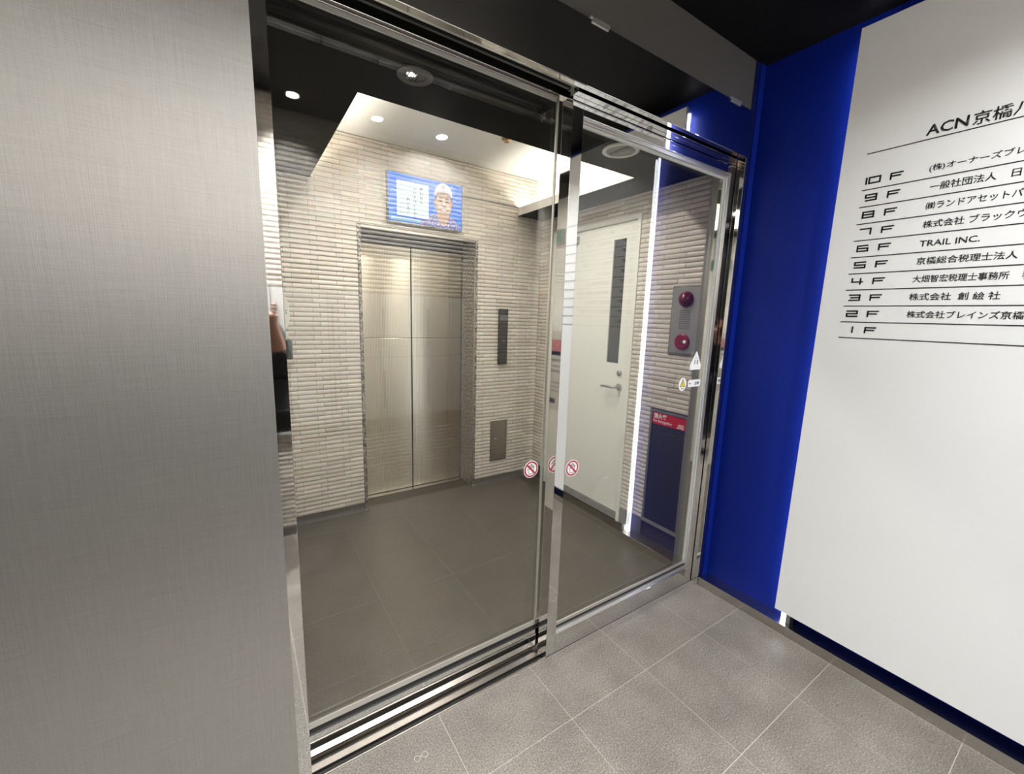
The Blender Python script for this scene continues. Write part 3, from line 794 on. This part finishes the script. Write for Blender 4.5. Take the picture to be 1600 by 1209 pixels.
# ================================================================== WHITE STEEL DOOR
d2 = empty('door_2', (XR, (DY0 + DY1) / 2, 0)); struct(d2, 'ivory steel door with a tall narrow window and lever handle', 'door')
XF = XR - 0.012
boxobj('frame_jamb', d2, XF, XR + 0.06, DY0 + 0.0005, DY0 + 0.030, 0.0005, DZ - 0.0005, 'door_ivory', 0.001)
boxobj('frame_jamb', d2, XF, XR + 0.06, DY1 - 0.030, DY1 - 0.0005, 0.0005, DZ - 0.0005, 'door_ivory', 0.001)
boxobj('frame_head', d2, XF, XR + 0.06, DY0 + 0.0305, DY1 - 0.0305, DZ - 0.030, DZ - 0.0005, 'door_ivory', 0.001)
WY0, WY1, WZ0, WZ1 = 2.029, 2.142, 1.147, 2.000
lf = MB()
LY0, LY1, LZ0, LZ1 = DY0 + 0.034, DY1 - 0.034, 0.062, DZ - 0.034
for a in ((LY0, WY0, LZ0, LZ1), (WY1, LY1, LZ0, LZ1), (WY0, WY1, LZ0, WZ0), (WY0, WY1, WZ1, LZ1)):
    lf.box(XR + 0.002, XR + 0.040, a[0], a[1], a[2], a[3], 'door_ivory')
lf.build('leaf', d2)
boxobj('window_pane', d2, XR + 0.012, XR + 0.018, WY0 + 0.0005, WY1 - 0.0005, WZ0 + 0.0005, WZ1 - 0.0005, 'smoked_pane')
boxobj('sill', d2, XR - 0.010, XR + 0.06, DY0 + 0.0305, DY1 - 0.0305, 0.0005, 0.055, 'satin_steel', 0.001)
boxobj('back_gap', d2, XR + 0.041, XR + 0.060, DY0 + 0.031, DY1 - 0.031, 0.0555, DZ - 0.031, 'black_rubber')
hd = MB().lathe([(0, 0.012), (0.020, 0.012), (0.024, 0.008), (0.024, 0)], (XR + 0.0018, 2.000, 0.984), (-1, 0, 0), 'grey_metal', 24).build('handle_rose', d2)
MB().tube([(XR - 0.010, 2.000, 0.984), (XR - 0.040, 2.000, 0.984), (XR - 0.052, 2.012, 0.983), (XR - 0.052, 2.125, 0.980)], 0.0085, 'grey_metal', 12).build('lever', hd)
MB().lathe([(0, 0.016), (0.012, 0.016), (0.019, 0.010), (0.019, 0)], (XR + 0.0018, 2.006, 1.083), (-1, 0, 0), 'grey_metal', 24).build('cylinder_lock', d2)
boxobj('door_closer', d2, XR - 0.028, XR + 0.0015, 2.50, 2.66, DZ - 0.12, DZ - 0.066, 'alarm_grey', 0.003)

# ================================================================== FIRE ALARM AND EXTINGUISHER CABINET
fa = empty('fire_alarm_panel', (XR, 1.519, 1.255)); tag(fa, 'grey fire alarm panel with red lamp, speaker holes and red push button', 'fire alarm')
boxobj('housing', fa, XR - 0.016, XR + 0.0, 1.4185, 1.6195, 1.2545, 1.6615, 'cabinet_frame', 0.002)
boxobj('cover', fa, XR - 0.020, XR - 0.0162, 1.427, 1.611, 1.266, 1.650, 'alarm_grey', 0.0015)
pr = [(0.046, 0), (0.046, 0.006), (0.042, 0.018), (0.032, 0.032), (0.016, 0.041), (0, 0.043)]
o_ = MB().lathe(pr, (XR - 0.0202, 1.519, 1.584), (-1, 0, 0), 'alarm_red', 32).build('alarm_lamp', fa); o_['label'] = 'dark red domed lamp'
o_ = MB().lathe([(0.048, 0), (0.048, 0.008), (0.043, 0.013), (0.030, 0.010), (0, 0.009)], (XR - 0.0202, 1.521, 1.335), (-1, 0, 0), 'alarm_red2', 32).build('push_button', fa); o_['label'] = 'red push button ring'
boxobj('button_plate', o_, XR - 0.0345, XR - 0.0300, 1.500, 1.540, 1.322, 1.342, 'alarm_red')
MB().lathe([(0, 0.003), (0.009, 0.003), (0.011, 0)], (XR - 0.0335, 1.497, 1.335), (-1, 0, 0), 'print_white', 16).build('phone_jack', o_)
mb = MB()
for i in range(7):
    for j in range(11):
        mb.lathe([(0.0034, 0), (0, 0.0008)], (XR - 0.0202, 1.487 + i * 0.0105, 1.412 + j * 0.0105), (-1, 0, 0), 'black_rubber', 6, False)
mb.build('speaker_holes', fa)

fe = empty('extinguisher_cabinet', (XR, 1.57, 0.11)); tag(fe, 'dark grey recessed fire extinguisher cabinet with a red sign', 'cabinet')
CY_0, CY_1, CZ_0, CZ_1 = 1.4325, 1.7075, 0.111, 0.8895
mb = MB()
for a in ((CY_0, CY_1, CZ_1 - 0.014, CZ_1), (CY_0, CY_0 + 0.014, CZ_0 + 0.022, CZ_1 - 0.014), (CY_1 - 0.014, CY_1, CZ_0 + 0.022, CZ_1 - 0.014)):
    mb.box(XR - 0.012, XR + 0.05, a[0], a[1], a[2], a[3], 'cabinet_frame')
mb.build('frame', fe)
boxobj('bottom_ledge', fe, XR - 0.014, XR + 0.05, CY_0, CY_1, CZ_0, CZ_0 + 0.0215, 'alu_stop', 0.001)
boxobj('back_plate', fe, XR - 0.004, XR + 0.05, CY_0 + 0.0145, CY_1 - 0.0145, CZ_0 + 0.0222, CZ_1 - 0.0145, 'cabinet_dark')
dr = boxobj('door', fe, XR - 0.0095, XR - 0.0045, CY_0 + 0.016, CY_1 - 0.058, CZ_0 + 0.035, 0.752, 'cabinet_dark', 0.0015)
sg = boxobj('sign_plate', fe, XR - 0.0085, XR - 0.0045, CY_0 + 0.0165, CY_1 - 0.018, 0.797, 0.872, 'sign_red'); sg['label'] = 'red sign plate with white lettering'
SX = XR - 0.0086
lettering('sign_lettering', '消火器', (SX, CY_1 - 0.026, 0.832), FACE_X, 1, 'print_white', sg, width=0.100, height=0.036, depth=0.0006, bold=0.03)
lettering('sign_lettering', 'Fire Extinguisher', (SX, CY_1 - 0.026, 0.804), FACE_X, 1, 'print_white', sg, width=0.140, height=0.023, depth=0.0006, bold=0.01)
for i in range(3):
    boxobj('small_print', sg, SX - 0.0006, SX, CY_0 + 0.026, CY_0 + 0.026 + (0.040, 0.044, 0.050)[2 - i], 0.804 + i * 0.010, 0.8085 + i * 0.010, 'print_white')

# ================================================================== STICKERS ON THE GLASS
def no_touch(label, cx, cz, y, r):
    e = empty('no_touching_sticker', (cx, y, cz)); tag(e, label, 'sticker', 'no touching stickers on the doors')
    P = dict(o=(cx, y, cz), u=(1, 0, 0), v=(0, 0, 1), n=(0, -1, 0))
    MB().prism([(r * math.cos(t * math.pi / 24), r * math.sin(t * math.pi / 24)) for t in range(48)], P['o'], P['u'], P['v'], P['n'], 0.0005, 'sticker_white').build('disc', e)
    q = (cx, y - 0.00052, cz)
    MB().ring(r * 0.74, r * 0.92, (0, 0), q, P['u'], P['v'], P['n'], 0.0003, 'sticker_red').build('red_ring', e)
    pts = [(-0.30, -0.52), (0.22, -0.56), (0.34, -0.1), (0.44, 0.30), (0.36, 0.34), (0.24, 0.05), (0.22, 0.50), (0.12, 0.52), (0.08, 0.10), (0.02, 0.58), (-0.08, 0.58), (-0.10, 0.10), (-0.20, 0.46), (-0.30, 0.42), (-0.24, 0.0), (-0.44, 0.10), (-0.50, 0.02), (-0.34, -0.24)]
    ha = MB()
    for i in range(len(pts)):
        a, b = Vector(pts[i]) * r, Vector(pts[(i + 1) % len(pts)]) * r
        d = (b - a).normalized(); nn = Vector((-d.y, d.x)) * r * 0.028
        ha.prism([tuple(a + nn), tuple(a - nn), tuple(b - nn), tuple(b + nn)], q, P['u'], P['v'], P['n'], 0.0002, 'sticker_line')
    ha.build('hand_outline', e)
    s = math.sqrt(0.5) * r
    wv = r * 0.075
    MB().prism([(-s * 0.80 - wv, s * 0.80 - wv), (s * 0.80 - wv, -s * 0.80 - wv), (s * 0.80 + wv, -s * 0.80 + wv), (-s * 0.80 + wv, s * 0.80 + wv)], (cx, y - 0.0008, cz), P['u'], P['v'], P['n'], 0.0003, 'sticker_red').build('slash', e)
no_touch('round red no touching sticker on the sliding door glass', 0.964, 0.842, 1.2928, 0.036)
no_touch('round red no touching sticker on the sidelight beside the post', 1.137, 0.834, 1.2378, 0.036)
GY = 1.2378
e = empty('triangle_sticker', (1.935, GY, 1.213)); tag(e, 'white triangular sticker on the sidelight below the fire alarm', 'sticker')
MB().prism([(-0.043, 0), (0.044, 0), (0.047, 0.022), (0.004, 0.092), (-0.003, 0.092), (-0.046, 0.022)], (1.936, GY, 1.214), (1, 0, 0), (0, 0, 1), (0, -1, 0), 0.0005, 'sticker_white').build('sheet', e)
mb = MB()
for a in ((-0.012, -0.004, 0.028, 0.050), (0.008, 0.020, 0.028, 0.050), (-0.010, -0.003, 0.055, 0.060), (0.004, 0.011, 0.055, 0.060), (-0.004, 0.006, 0.064, 0.066)):
    mb.box(1.936 + a[0], 1.936 + a[1], GY - 0.0008, GY - 0.00052, 1.214 + a[2], 1.214 + a[3], 'print_grey')
mb.build('figure_print', e)
e = empty('warning_sticker', (1.844, GY, 1.111)); tag(e, 'oval white sticker with a yellow warning triangle on the sidelight', 'sticker')
MB().prism(ell(0, 0, 0.030, 0.034, k=40), (1.844, GY, 1.144), (1, 0, 0), (0, 0, 1), (0, -1, 0), 0.0005, 'sticker_white').build('sheet', e)
MB().prism([(-0.023, -0.014), (0.023, -0.014), (0, 0.028)], (1.844, GY - 0.00052, 1.145), (1, 0, 0), (0, 0, 1), (0, -1, 0), 0.0003, 'sticker_line').build('triangle_border', e)
MB().prism([(-0.018, -0.011), (0.018, -0.011), (0, 0.021)], (1.844, GY - 0.00085, 1.145), (1, 0, 0), (0, 0, 1), (0, -1, 0), 0.0003, 'sticker_yellow').build('triangle', e)
MB().box(1.8425, 1.8455, GY - 0.0014, GY - 0.00118, 1.144, 1.157, 'sticker_line').box(1.8425, 1.8455, GY - 0.0014, GY - 0.00118, 1.138, 1.1415, 'sticker_line').build('exclamation_mark', e)
boxobj('small_print', e, 1.834, 1.855, GY - 0.0008, GY - 0.00052, 1.119, 1.125, 'print_grey')
e = empty('label_sticker', (1.941, GY, 1.126)); tag(e, 'small rounded white label with an arrow beside the warning triangle sticker', 'sticker')
rr = 0.010
pts = []
for cx, cz, a in ((0.052 - rr, 0.018 - rr, 0), (-0.052 + rr, 0.018 - rr, 90), (-0.052 + rr, -0.018 + rr, 180), (0.052 - rr, -0.018 + rr, 270)):
    pts += [(cx + rr * math.cos(math.radians(a + 15 * k)), cz + rr * math.sin(math.radians(a + 15 * k))) for k in range(7)]
MB().prism(pts, (1.9415, GY, 1.1445), (1, 0, 0), (0, 0, 1), (0, -1, 0), 0.0005, 'sticker_white').build('sheet', e)
MB().box(1.902, 1.916, GY - 0.0008, GY - 0.00052, 1.1425, 1.1455, 'sticker_line').prism([(0, -0.005), (0, 0.005), (-0.006, 0)], (1.903, GY - 0.00052, 1.144), (1, 0, 0), (0, 0, 1), (0, -1, 0), 0.0003, 'sticker_line').build('arrow', e)
lettering('label_lettering', '自動', (1.946, GY - 0.00055, 1.134), FACE_Y, 1, 'sticker_line', e, width=0.036, height=0.019, depth=0.0003, bold=0.02)

# ================================================================== DISPENSER, EXIT SIGN, NOTICES ON THE HALL LEFT WALL
ds = empty('wall_dispenser', (XL, 1.62, 1.26)); tag(ds, 'ivory and smoke grey dispenser on a dark wall plate beside the jamb', 'dispenser')
boxobj('wall_plate', ds, XL + 0.0005, XL + 0.0215, 1.585, 1.70, 1.258, 1.505, 'dark_plate', 0.002)
def bulge(name, z0, z1, d, m):
    k = 14
    pts = [(0, 0)] + [(d * (1 - abs(2 * i / k - 1) ** 2.6), (z1 - z0) * i / k) for i in range(1, k)] + [(0, z1 - z0)]
    return MB().prism(pts, (XL + 0.022, 1.592, z0), (1, 0, 0), (0, 0, 1), (0, 1, 0), 0.10, m).build(name, ds)
bulge('upper_cover', 1.381, 1.503, 0.0165, 'ivory_plastic')
bulge('lower_cover', 1.352, 1.3805, 0.010, 'ivory_plastic')
MB().box(XL + 0.022, XL + 0.0415, 1.590, 1.694, 1.284, 1.3515, 'smoke_plastic', 0.005).build('reservoir', ds)
for z in (1.440, 1.448):
    MB().lathe([(0.002, 0), (0, 0.001)], (XL + 0.028, 1.5918, z), (0, -1, 0), 'black_rubber', 8).build('indicator', ds)
es = empty('exit_sign', (XL, 2.44, 1.95)); tag(es, 'green emergency exit sign on the hall side wall, seen in the polished post', 'sign')
boxobj('housing', es, XL + 0.0005, XL + 0.030, 2.30, 2.62, 1.955, 2.056, 'grey_metal', 0.002)
boxobj('face', es, XL + 0.0302, XL + 0.032, 2.306, 2.614, 1.961, 2.050, 'exit_green')
pn = empty('notice_poster', (XL, 2.34, 0.78)); tag(pn, 'upright notice sheet with pink band seen in the polished post', 'poster')
boxobj('sheet', pn, XL + 0.0005, XL + 0.003, 2.22, 2.43, 0.78, 1.36, 'poster_paper')
boxobj('pink_band', pn, XL + 0.0031, XL + 0.0035, 2.225, 2.425, 1.215, 1.30, 'poster_pink')
boxobj('navy_band', pn, XL + 0.0031, XL + 0.0035, 2.225, 2.425, 1.185, 1.2145, 'poster_navy')
for z, a, b, h in ((1.14, 2.24, 2.41, 0.018), (1.10, 2.24, 2.38, 0.012), (1.06, 2.26, 2.41, 0.020), (0.98, 2.24, 2.40, 0.008), (0.95, 2.24, 2.39, 0.008), (0.92, 2.24, 2.40, 0.008), (0.83, 2.33, 2.40, 0.035)):
    boxobj('print_block', pn, XL + 0.0031, XL + 0.0035, a, b, z, z + h, 'print_grey' if h < 0.03 else 'poster_navy')

# ================================================================== LETTER BOXES ON THE REAR WALL
COLS, RWS = 6, 2
cw, chh = (MBX1 - MBX0) / COLS, (MBZ1 - MBZ0) / RWS
lbx = empty('letter_boxes', ((MBX0 + MBX1) / 2, Y_REAR, MBZ0)); tag(lbx, 'bank of pale steel letter boxes on the tile wall behind the viewer', 'mailbox')
boxobj('carcass', lbx, MBX0 + 0.001, MBX1 - 0.001, Y_REAR + 0.0005, Y_REAR + 0.008, MBZ0 + 0.001, MBZ1 - 0.001, 'dark_metal')
for i in range(COLS):
    for j in range(RWS):
        a, b, c, d = MBX0 + i * cw + 0.003, MBX0 + (i + 1) * cw - 0.003, MBZ0 + j * chh + 0.003, MBZ0 + (j + 1) * chh - 0.003
        q = boxobj('box_door', lbx, a, b, Y_REAR + 0.0085, Y_REAR + 0.018, c, d, 'mailbox_steel', 0.001)
        boxobj('handle', q, a + 0.018, a + 0.028, Y_REAR + 0.0182, Y_REAR + 0.026, c + 0.07, d - 0.09, 'dark_metal')

# ================================================================== LAMPS
def disc_light(parent, loc, watt, r, spread, col):
    ld = bpy.data.lights.new('lamp_light', 'AREA'); ld.shape = 'DISK'; ld.size = 2 * r
    ld.energy = watt; ld.color = col; ld.spread = math.radians(spread)
    lo = bpy.data.objects.new('lamp_light', ld); link(lo, parent)
    lo.location = Vector(loc) - wloc(parent)
    return lo
def downlight(label, x, y, z, r, watt, group, spread=140, col=(0.99, 1.0, 1.0)):
    e = empty('downlight', (x, y, z)); tag(e, label, 'light', group)
    MB().ring(r, r * 1.22, (0, 0), (x, y, z - 0.0025), (1, 0, 0), (0, 1, 0), (0, 0, 1), 0.0024, 'lamp_ring', 32).build('trim_ring', e)
    MB().lathe([(0, 0), (r * 0.99, 0)], (x, y, z - 0.0006), (0, 0, -1), 'lamp_warm', 32, False).build('lens', e)
    disc_light(e, (x, y, z - 0.0012), watt, r * 0.98, spread, col)
    return e
for x, nm in ((-0.97, 'first from the street end'), (-0.53, 'second from the street end'), (-0.09, 'third from the street end'), (0.35, 'fourth from the street end'), (0.82, 'middle of the row'), (1.255, 'nearest the directory')):
    downlight('downlight above the rear tile wall, %s' % nm, x, -0.245, ZO, 0.033, E_VEST * (2.15 if x > 1.2 else (0.7 if x < -0.3 else 1.0)), 'vestibule downlights', 150 if x > 1.2 else 96)
for x, nm in ((0.60, 'left'), (1.10, 'middle'), (1.55, 'right')):  # out-of-view lamps added to brighten the lift wall
    downlight('%s added downlight, out of view, in the front half of the white ceiling recess' % nm, x, 2.08, CZ, 0.033, E_HALL, 'added coffer downlights', 150, (1.0, 0.95, 0.88))
# louvred adjustable spotlight
lv = empty('louvred_downlight', (0.576, 1.532, ZC)); tag(lv, 'grey louvred round downlight in the black ceiling just inside the door', 'light')
MB().ring(0.036, 0.062, (0, 0), (0.576, 1.532, ZC - 0.004), (1, 0, 0), (0, 1, 0), (0, 0, 1), 0.0038, 'dark_metal', 36).build('trim_ring', lv)
MB().lathe([(0, 0), (0.0355, 0)], (0.576, 1.532, ZC - 0.0012), (0, 0, -1), 'dark_metal', 32, False).build('well', lv)
MB().lathe([(0, 0), (0.014, 0)], (0.560, 1.532, ZC - 0.0018), (0, 0, -1), 'lamp_dim', 24, False).build('lens', lv)
for k in range(-2, 3):
    hh = math.sqrt(0.034 ** 2 - (k * 0.013) ** 2)
    boxobj('louvre', lv, 0.576 + k * 0.013 - 0.0014, 0.576 + k * 0.013 + 0.0014, 1.532 - hh, 1.532 + hh, ZC - 0.007, ZC - 0.002, 'dark_metal')
# round ceiling loudspeaker
sp = empty('ceiling_speaker', (1.613, 1.54, ZC)); tag(sp, 'round white ring ceiling speaker in the black ceiling above the sidelight', 'speaker')
MB().ring(0.070, 0.088, (0, 0), (1.613, 1.54, ZC - 0.008), (1, 0, 0), (0, 1, 0), (0, 0, 1), 0.0078, 'white_paint', 48).build('rim', sp)
MB().lathe([(0, 0.004), (0.0695, 0.002), (0.0695, 0)], (1.613, 1.54, ZC - 0.0003), (0, 0, -1), 'alarm_grey', 40, False).build('grille', sp)
boxobj('grille_bar', sp, 1.600, 1.626, 1.473, 1.607, ZC - 0.0068, ZC - 0.0046, 'dark_metal')
# sprinkler head
sk = empty('sprinkler_head', (1.527, 2.445, CZ)); tag(sk, 'small bronze sprinkler head in the white ceiling recess', 'sprinkler')
MB().lathe([(0.034, 0), (0.034, 0.003), (0.020, 0.006), (0.010, 0.006), (0.010, 0.018)], (1.527, 2.445, CZ - 0.0003), (0, 0, -1), 'bronze', 24).build('rose', sk)
MB().lathe([(0, 0.020), (0.016, 0.020), (0.016, 0.0185), (0, 0.0183)], (1.527, 2.445, CZ - 0.0003), (0, 0, -1), 'bronze', 20).build('deflector', sk)

# thin reveal on the tile wall level with the recess lip
struct(boxobj('trim_7', None, 1.475, CX1 - 0.001, YW - 0.010, YW - 0.0050, 2.328, 2.335, 'base_stone'), 'thin brown reveal line on the tile wall right of the display', 'trim')

# ================================================================== PHOTOGRAPHER (seen in the polished jamb)
def skin_mesh(name, nodes, edges, m, parent, levels=2):
    names = list(nodes)
    idx = {k: i for i, k in enumerate(names)}
    me = bpy.data.meshes.new(name + '_cage')
    me.from_pydata([nodes[k][0] for k in names], [(idx[a], idx[b]) for a, b in edges], [])
    o = bpy.data.objects.new(name + '_cage', me); COL.objects.link(o)
    md = o.modifiers.new('skin', 'SKIN'); md.use_smooth_shade = True; md.branch_smoothing = 0.4
    for i, k in enumerate(names):
        r = nodes[k][1]
        me.skin_vertices[0].data[i].radius = r if isinstance(r, tuple) else (r, r)
    me.skin_vertices[0].data[0].use_root = True
    sb = o.modifiers.new('sub', 'SUBSURF'); sb.levels = levels; sb.render_levels = levels
    dg = bpy.context.evaluated_depsgraph_get()
    r = bpy.data.meshes.new_from_object(o.evaluated_get(dg))
    bpy.data.objects.remove(o); bpy.data.meshes.remove(me)
    r.name = name
    org = wloc(parent)
    for v in r.vertices: v.co -= org
    for p in r.polygons: p.use_smooth = True
    r.materials.clear(); r.materials.append(MATS[m])
    ob = bpy.data.objects.new(name, r); link(ob, parent)
    return ob
pe = empty('person', (0.0, 0.0, 0)); tag(pe, 'person in a black shirt holding up a phone, mirrored in the jamb', 'person')
PX, PY = -0.005, -0.235
B = {
    'pelvis': ((PX, PY, 0.90), (0.135, 0.095)), 'waist': ((PX, PY, 1.04), (0.120, 0.085)), 'chest': ((PX, PY - 0.005, 1.24), (0.145, 0.100)),
    'upper': ((PX, PY - 0.005, 1.36), (0.10, 0.075)), 'neck': ((PX, PY + 0.005, 1.46), 0.050), 'jaw': ((PX, PY + 0.030, 1.530), (0.058, 0.066)),
    'skull': ((PX, PY + 0.012, 1.615), (0.074, 0.090)), 'crown': ((PX, PY + 0.0, 1.675), (0.050, 0.062)),
}
E_ = [('pelvis', 'waist'), ('waist', 'chest'), ('chest', 'upper'), ('upper', 'neck'), ('neck', 'jaw'), ('jaw', 'skull'), ('skull', 'crown')]
# phone held sideways: lens end at the left hand, long end at the right hand
arms = {'r': (1, (0.158, -0.050, 1.385), (0.225, -0.135, 1.110)), 'l': (-1, (-0.046, -0.055, 1.382), (-0.265, -0.145, 1.130))}
for s_, (sg, wrist, elbow) in arms.items():
    B['sh' + s_] = ((PX + sg * 0.175, PY - 0.01, 1.375), 0.060)
    B['ua' + s_] = ((PX + sg * 0.212, (PY + elbow[1]) / 2 - 0.01, 1.27), 0.050)
    B['el' + s_] = (elbow, 0.042)
    B['fa' + s_] = (tuple((Vector(elbow) * 0.65 + Vector(wrist) * 0.35)), 0.040)
    B['wr' + s_] = (wrist, (0.024, 0.030))
    pc = Vector(wrist) + Vector((0.006 * sg, 0.010, 0.052))
    B['pa' + s_] = (tuple(pc), (0.018, 0.034))
    E_ += [('upper', 'sh' + s_), ('sh' + s_, 'ua' + s_), ('ua' + s_, 'el' + s_), ('el' + s_, 'fa' + s_), ('fa' + s_, 'wr' + s_), ('wr' + s_, 'pa' + s_)]
for s_, sg in (('r', 1), ('l', -1)):
    B['hip' + s_] = ((PX + sg * 0.095, PY, 0.84), 0.090)
    B['kn' + s_] = ((PX + sg * 0.110, PY + 0.015, 0.49), 0.058)
    B['ca' + s_] = ((PX + sg * 0.112, PY - 0.005, 0.34), 0.053)
    B['an' + s_] = ((PX + sg * 0.115, PY + 0.005, 0.085), 0.036)
    E_ += [('pelvis', 'hip' + s_), ('hip' + s_, 'kn' + s_), ('kn' + s_, 'ca' + s_), ('ca' + s_, 'an' + s_)]
body = skin_mesh('body', B, E_, 'skin', pe)
# face
MB().lathe([(0, 0.016), (0.006, 0.012), (0.012, 0.0), (0.013, -0.01)], (PX, PY + 0.092, 1.575), (0, 1, -0.25), 'skin', 12).build('nose', body)
for sg in (-1, 1):
    MB().lathe([(0, 0.004), (0.008, 0.003), (0.012, 0.0), (0.0, -0.004)], (PX + sg * 0.031, PY + 0.084, 1.602), (0, 1, 0), 'print_white', 14).build('eye', body)
    MB().lathe([(0, 0.0062), (0.005, 0.005), (0.005, 0.002)], (PX + sg * 0.031, PY + 0.084, 1.602), (0, 1, 0), 'hair_black', 12).build('iris', body)
    MB().lathe([(0, 0.010), (0.014, 0.006), (0.022, 0.0), (0.016, -0.004)], (PX + sg * 0.076, PY + 0.010, 1.595), (sg, 0.1, 0), 'skin', 14).build('ear', body)
MB().box(PX - 0.022, PX + 0.022, PY + 0.088, PY + 0.096, 1.541, 1.549, 'sticker_red', 0.003).build('mouth', body)
# hands: fingers curl round the ends of the phone, thumbs on the screen side
for s_, sg in (('r', 1), ('l', -1)):
    pc = Vector(B['pa' + s_][0])
    for k in range(4):
        z = pc.z - 0.020 + k * 0.019
        ln = (0.020, 0.024, 0.025, 0.021)[k]
        base = Vector((pc.x + sg * 0.004, pc.y + 0.004, z))
        pts = [base, base + Vector((sg * 0.012, 0.012, 0.002)), base + Vector((sg * 0.004, 0.022 + ln * 0.25, 0.003)), base + Vector((-sg * 0.016, 0.024 + ln * 0.25, 0.003))]
        nd = {str(i): (tuple(p), 0.0085 - 0.0008 * i) for i, p in enumerate(pts)}
        skin_mesh('finger', nd, [(str(i), str(i + 1)) for i in range(3)], 'skin', body, 1)
    b0 = pc + Vector((-sg * 0.004, -0.016, -0.015))
    nd = {'0': (tuple(b0), 0.011), '1': (tuple(b0 + Vector((-sg * 0.020, -0.006, 0.020))), 0.009), '2': (tuple(b0 + Vector((-sg * 0.034, -0.002, 0.040))), 0.007)}
    skin_mesh('thumb', nd, [('0', '1'), ('1', '2')], 'skin', body, 1)
# clothes
C = {k: (B[k][0], tuple(q + 0.012 for q in (B[k][1] if isinstance(B[k][1], tuple) else (B[k][1],) * 2))) for k in ('pelvis', 'waist', 'chest', 'upper', 'shr', 'shl', 'uar', 'ual', 'elr', 'ell')}
for s_ in 'rl':
    C['el' + s_] = (B['el' + s_][0], (0.066, 0.066))
    C['cuff' + s_] = (tuple(Vector(B['el' + s_][0]) * 0.45 + Vector(B['wr' + s_][0]) * 0.55), (0.044, 0.044))
C['hem'] = ((PX + 0.03, PY, 0.900), (0.270, 0.125))
C['waist'] = ((PX + 0.03, PY, 1.06), (0.245, 0.115)); C['pelvis'] = ((PX + 0.03, PY, 0.97), (0.262, 0.120)); C['chest'] = ((PX + 0.015, PY - 0.005, 1.22), (0.215, 0.115))
skin_mesh('shirt', C, [('pelvis', 'waist'), ('pelvis', 'hem'), ('waist', 'chest'), ('chest', 'upper')] + [e for s_ in 'rl' for e in (('upper', 'sh' + s_), ('sh' + s_, 'ua' + s_), ('ua' + s_, 'el' + s_), ('el' + s_, 'cuff' + s_))], 'shirt_black', pe)
T = {k: (B[k][0], tuple(q + 0.012 for q in (B[k][1] if isinstance(B[k][1], tuple) else (B[k][1],) * 2))) for k in ('pelvis', 'hipr', 'hipl', 'knr', 'knl', 'car', 'cal')}
for s_ in 'rl': T['hm' + s_] = (B['an' + s_][0], 0.054)
skin_mesh('trousers', T, [e for s_ in 'rl' for e in (('pelvis', 'hip' + s_), ('hip' + s_, 'kn' + s_), ('kn' + s_, 'ca' + s_), ('ca' + s_, 'hm' + s_))], 'trouser_dark', pe)
H = {'a': ((PX, PY - 0.045, 1.60), (0.070, 0.050)), 'b': ((PX, PY - 0.018, 1.66), (0.078, 0.080)), 'c': ((PX, PY + 0.015, 1.690), (0.060, 0.062))}
skin_mesh('hair', H, [('a', 'b'), ('b', 'c')], 'hair_black', pe)
for sg in (1, -1):
    S = {'heel': ((PX + sg * 0.118, PY - 0.045, 0.042), (0.036, 0.040)), 'mid': ((PX + sg * 0.122, PY + 0.055, 0.040), (0.038, 0.038)), 'toe': ((PX + sg * 0.132, PY + 0.155, 0.030), (0.036, 0.028))}
    skin_mesh('shoe', S, [('heel', 'mid'), ('mid', 'toe')], 'shoe_black', pe)
ph = empty('phone', (0.0, 0.0, 1.41)); tag(ph, 'dark phone held sideways in both hands at the camera position', 'phone')
MB().box(-0.018, 0.134, -0.026, -0.018, 1.405, 1.478, 'phone_dark', 0.003).build('casing', ph)
boxobj('screen', ph, -0.013, 0.129, -0.0268, -0.0262, 1.409, 1.474, 'call_lcd')
MB().lathe([(0.009, 0), (0.009, 0.002), (0.006, 0.0022), (0, 0.0015)], (0.0, -0.0178, 1.45), (0, 1, 0), 'black_gloss', 20).build('lens', ph)

for o in (pe, ph): o.rotation_euler = (0, 0, YAW * 0.12)

# small loop of pale string lying on the floor
pts = [(0.0 + 0.020 * math.sin(t), 0.0 + 0.0085 * math.sin(2 * t)) for t in [2 * math.pi * k / 28 for k in range(29)]]
st = MB().tube([(0.419 + p[0] * 1.1, 1.109 + p[1] * 1.2, 0.0014) for p in pts], 0.0006, 'poster_paper', 6).build('string_loop', None, (0.419, 1.109, 0.0))
tag(st, 'tiny figure eight of pale string on the stone floor near the door track', 'string')
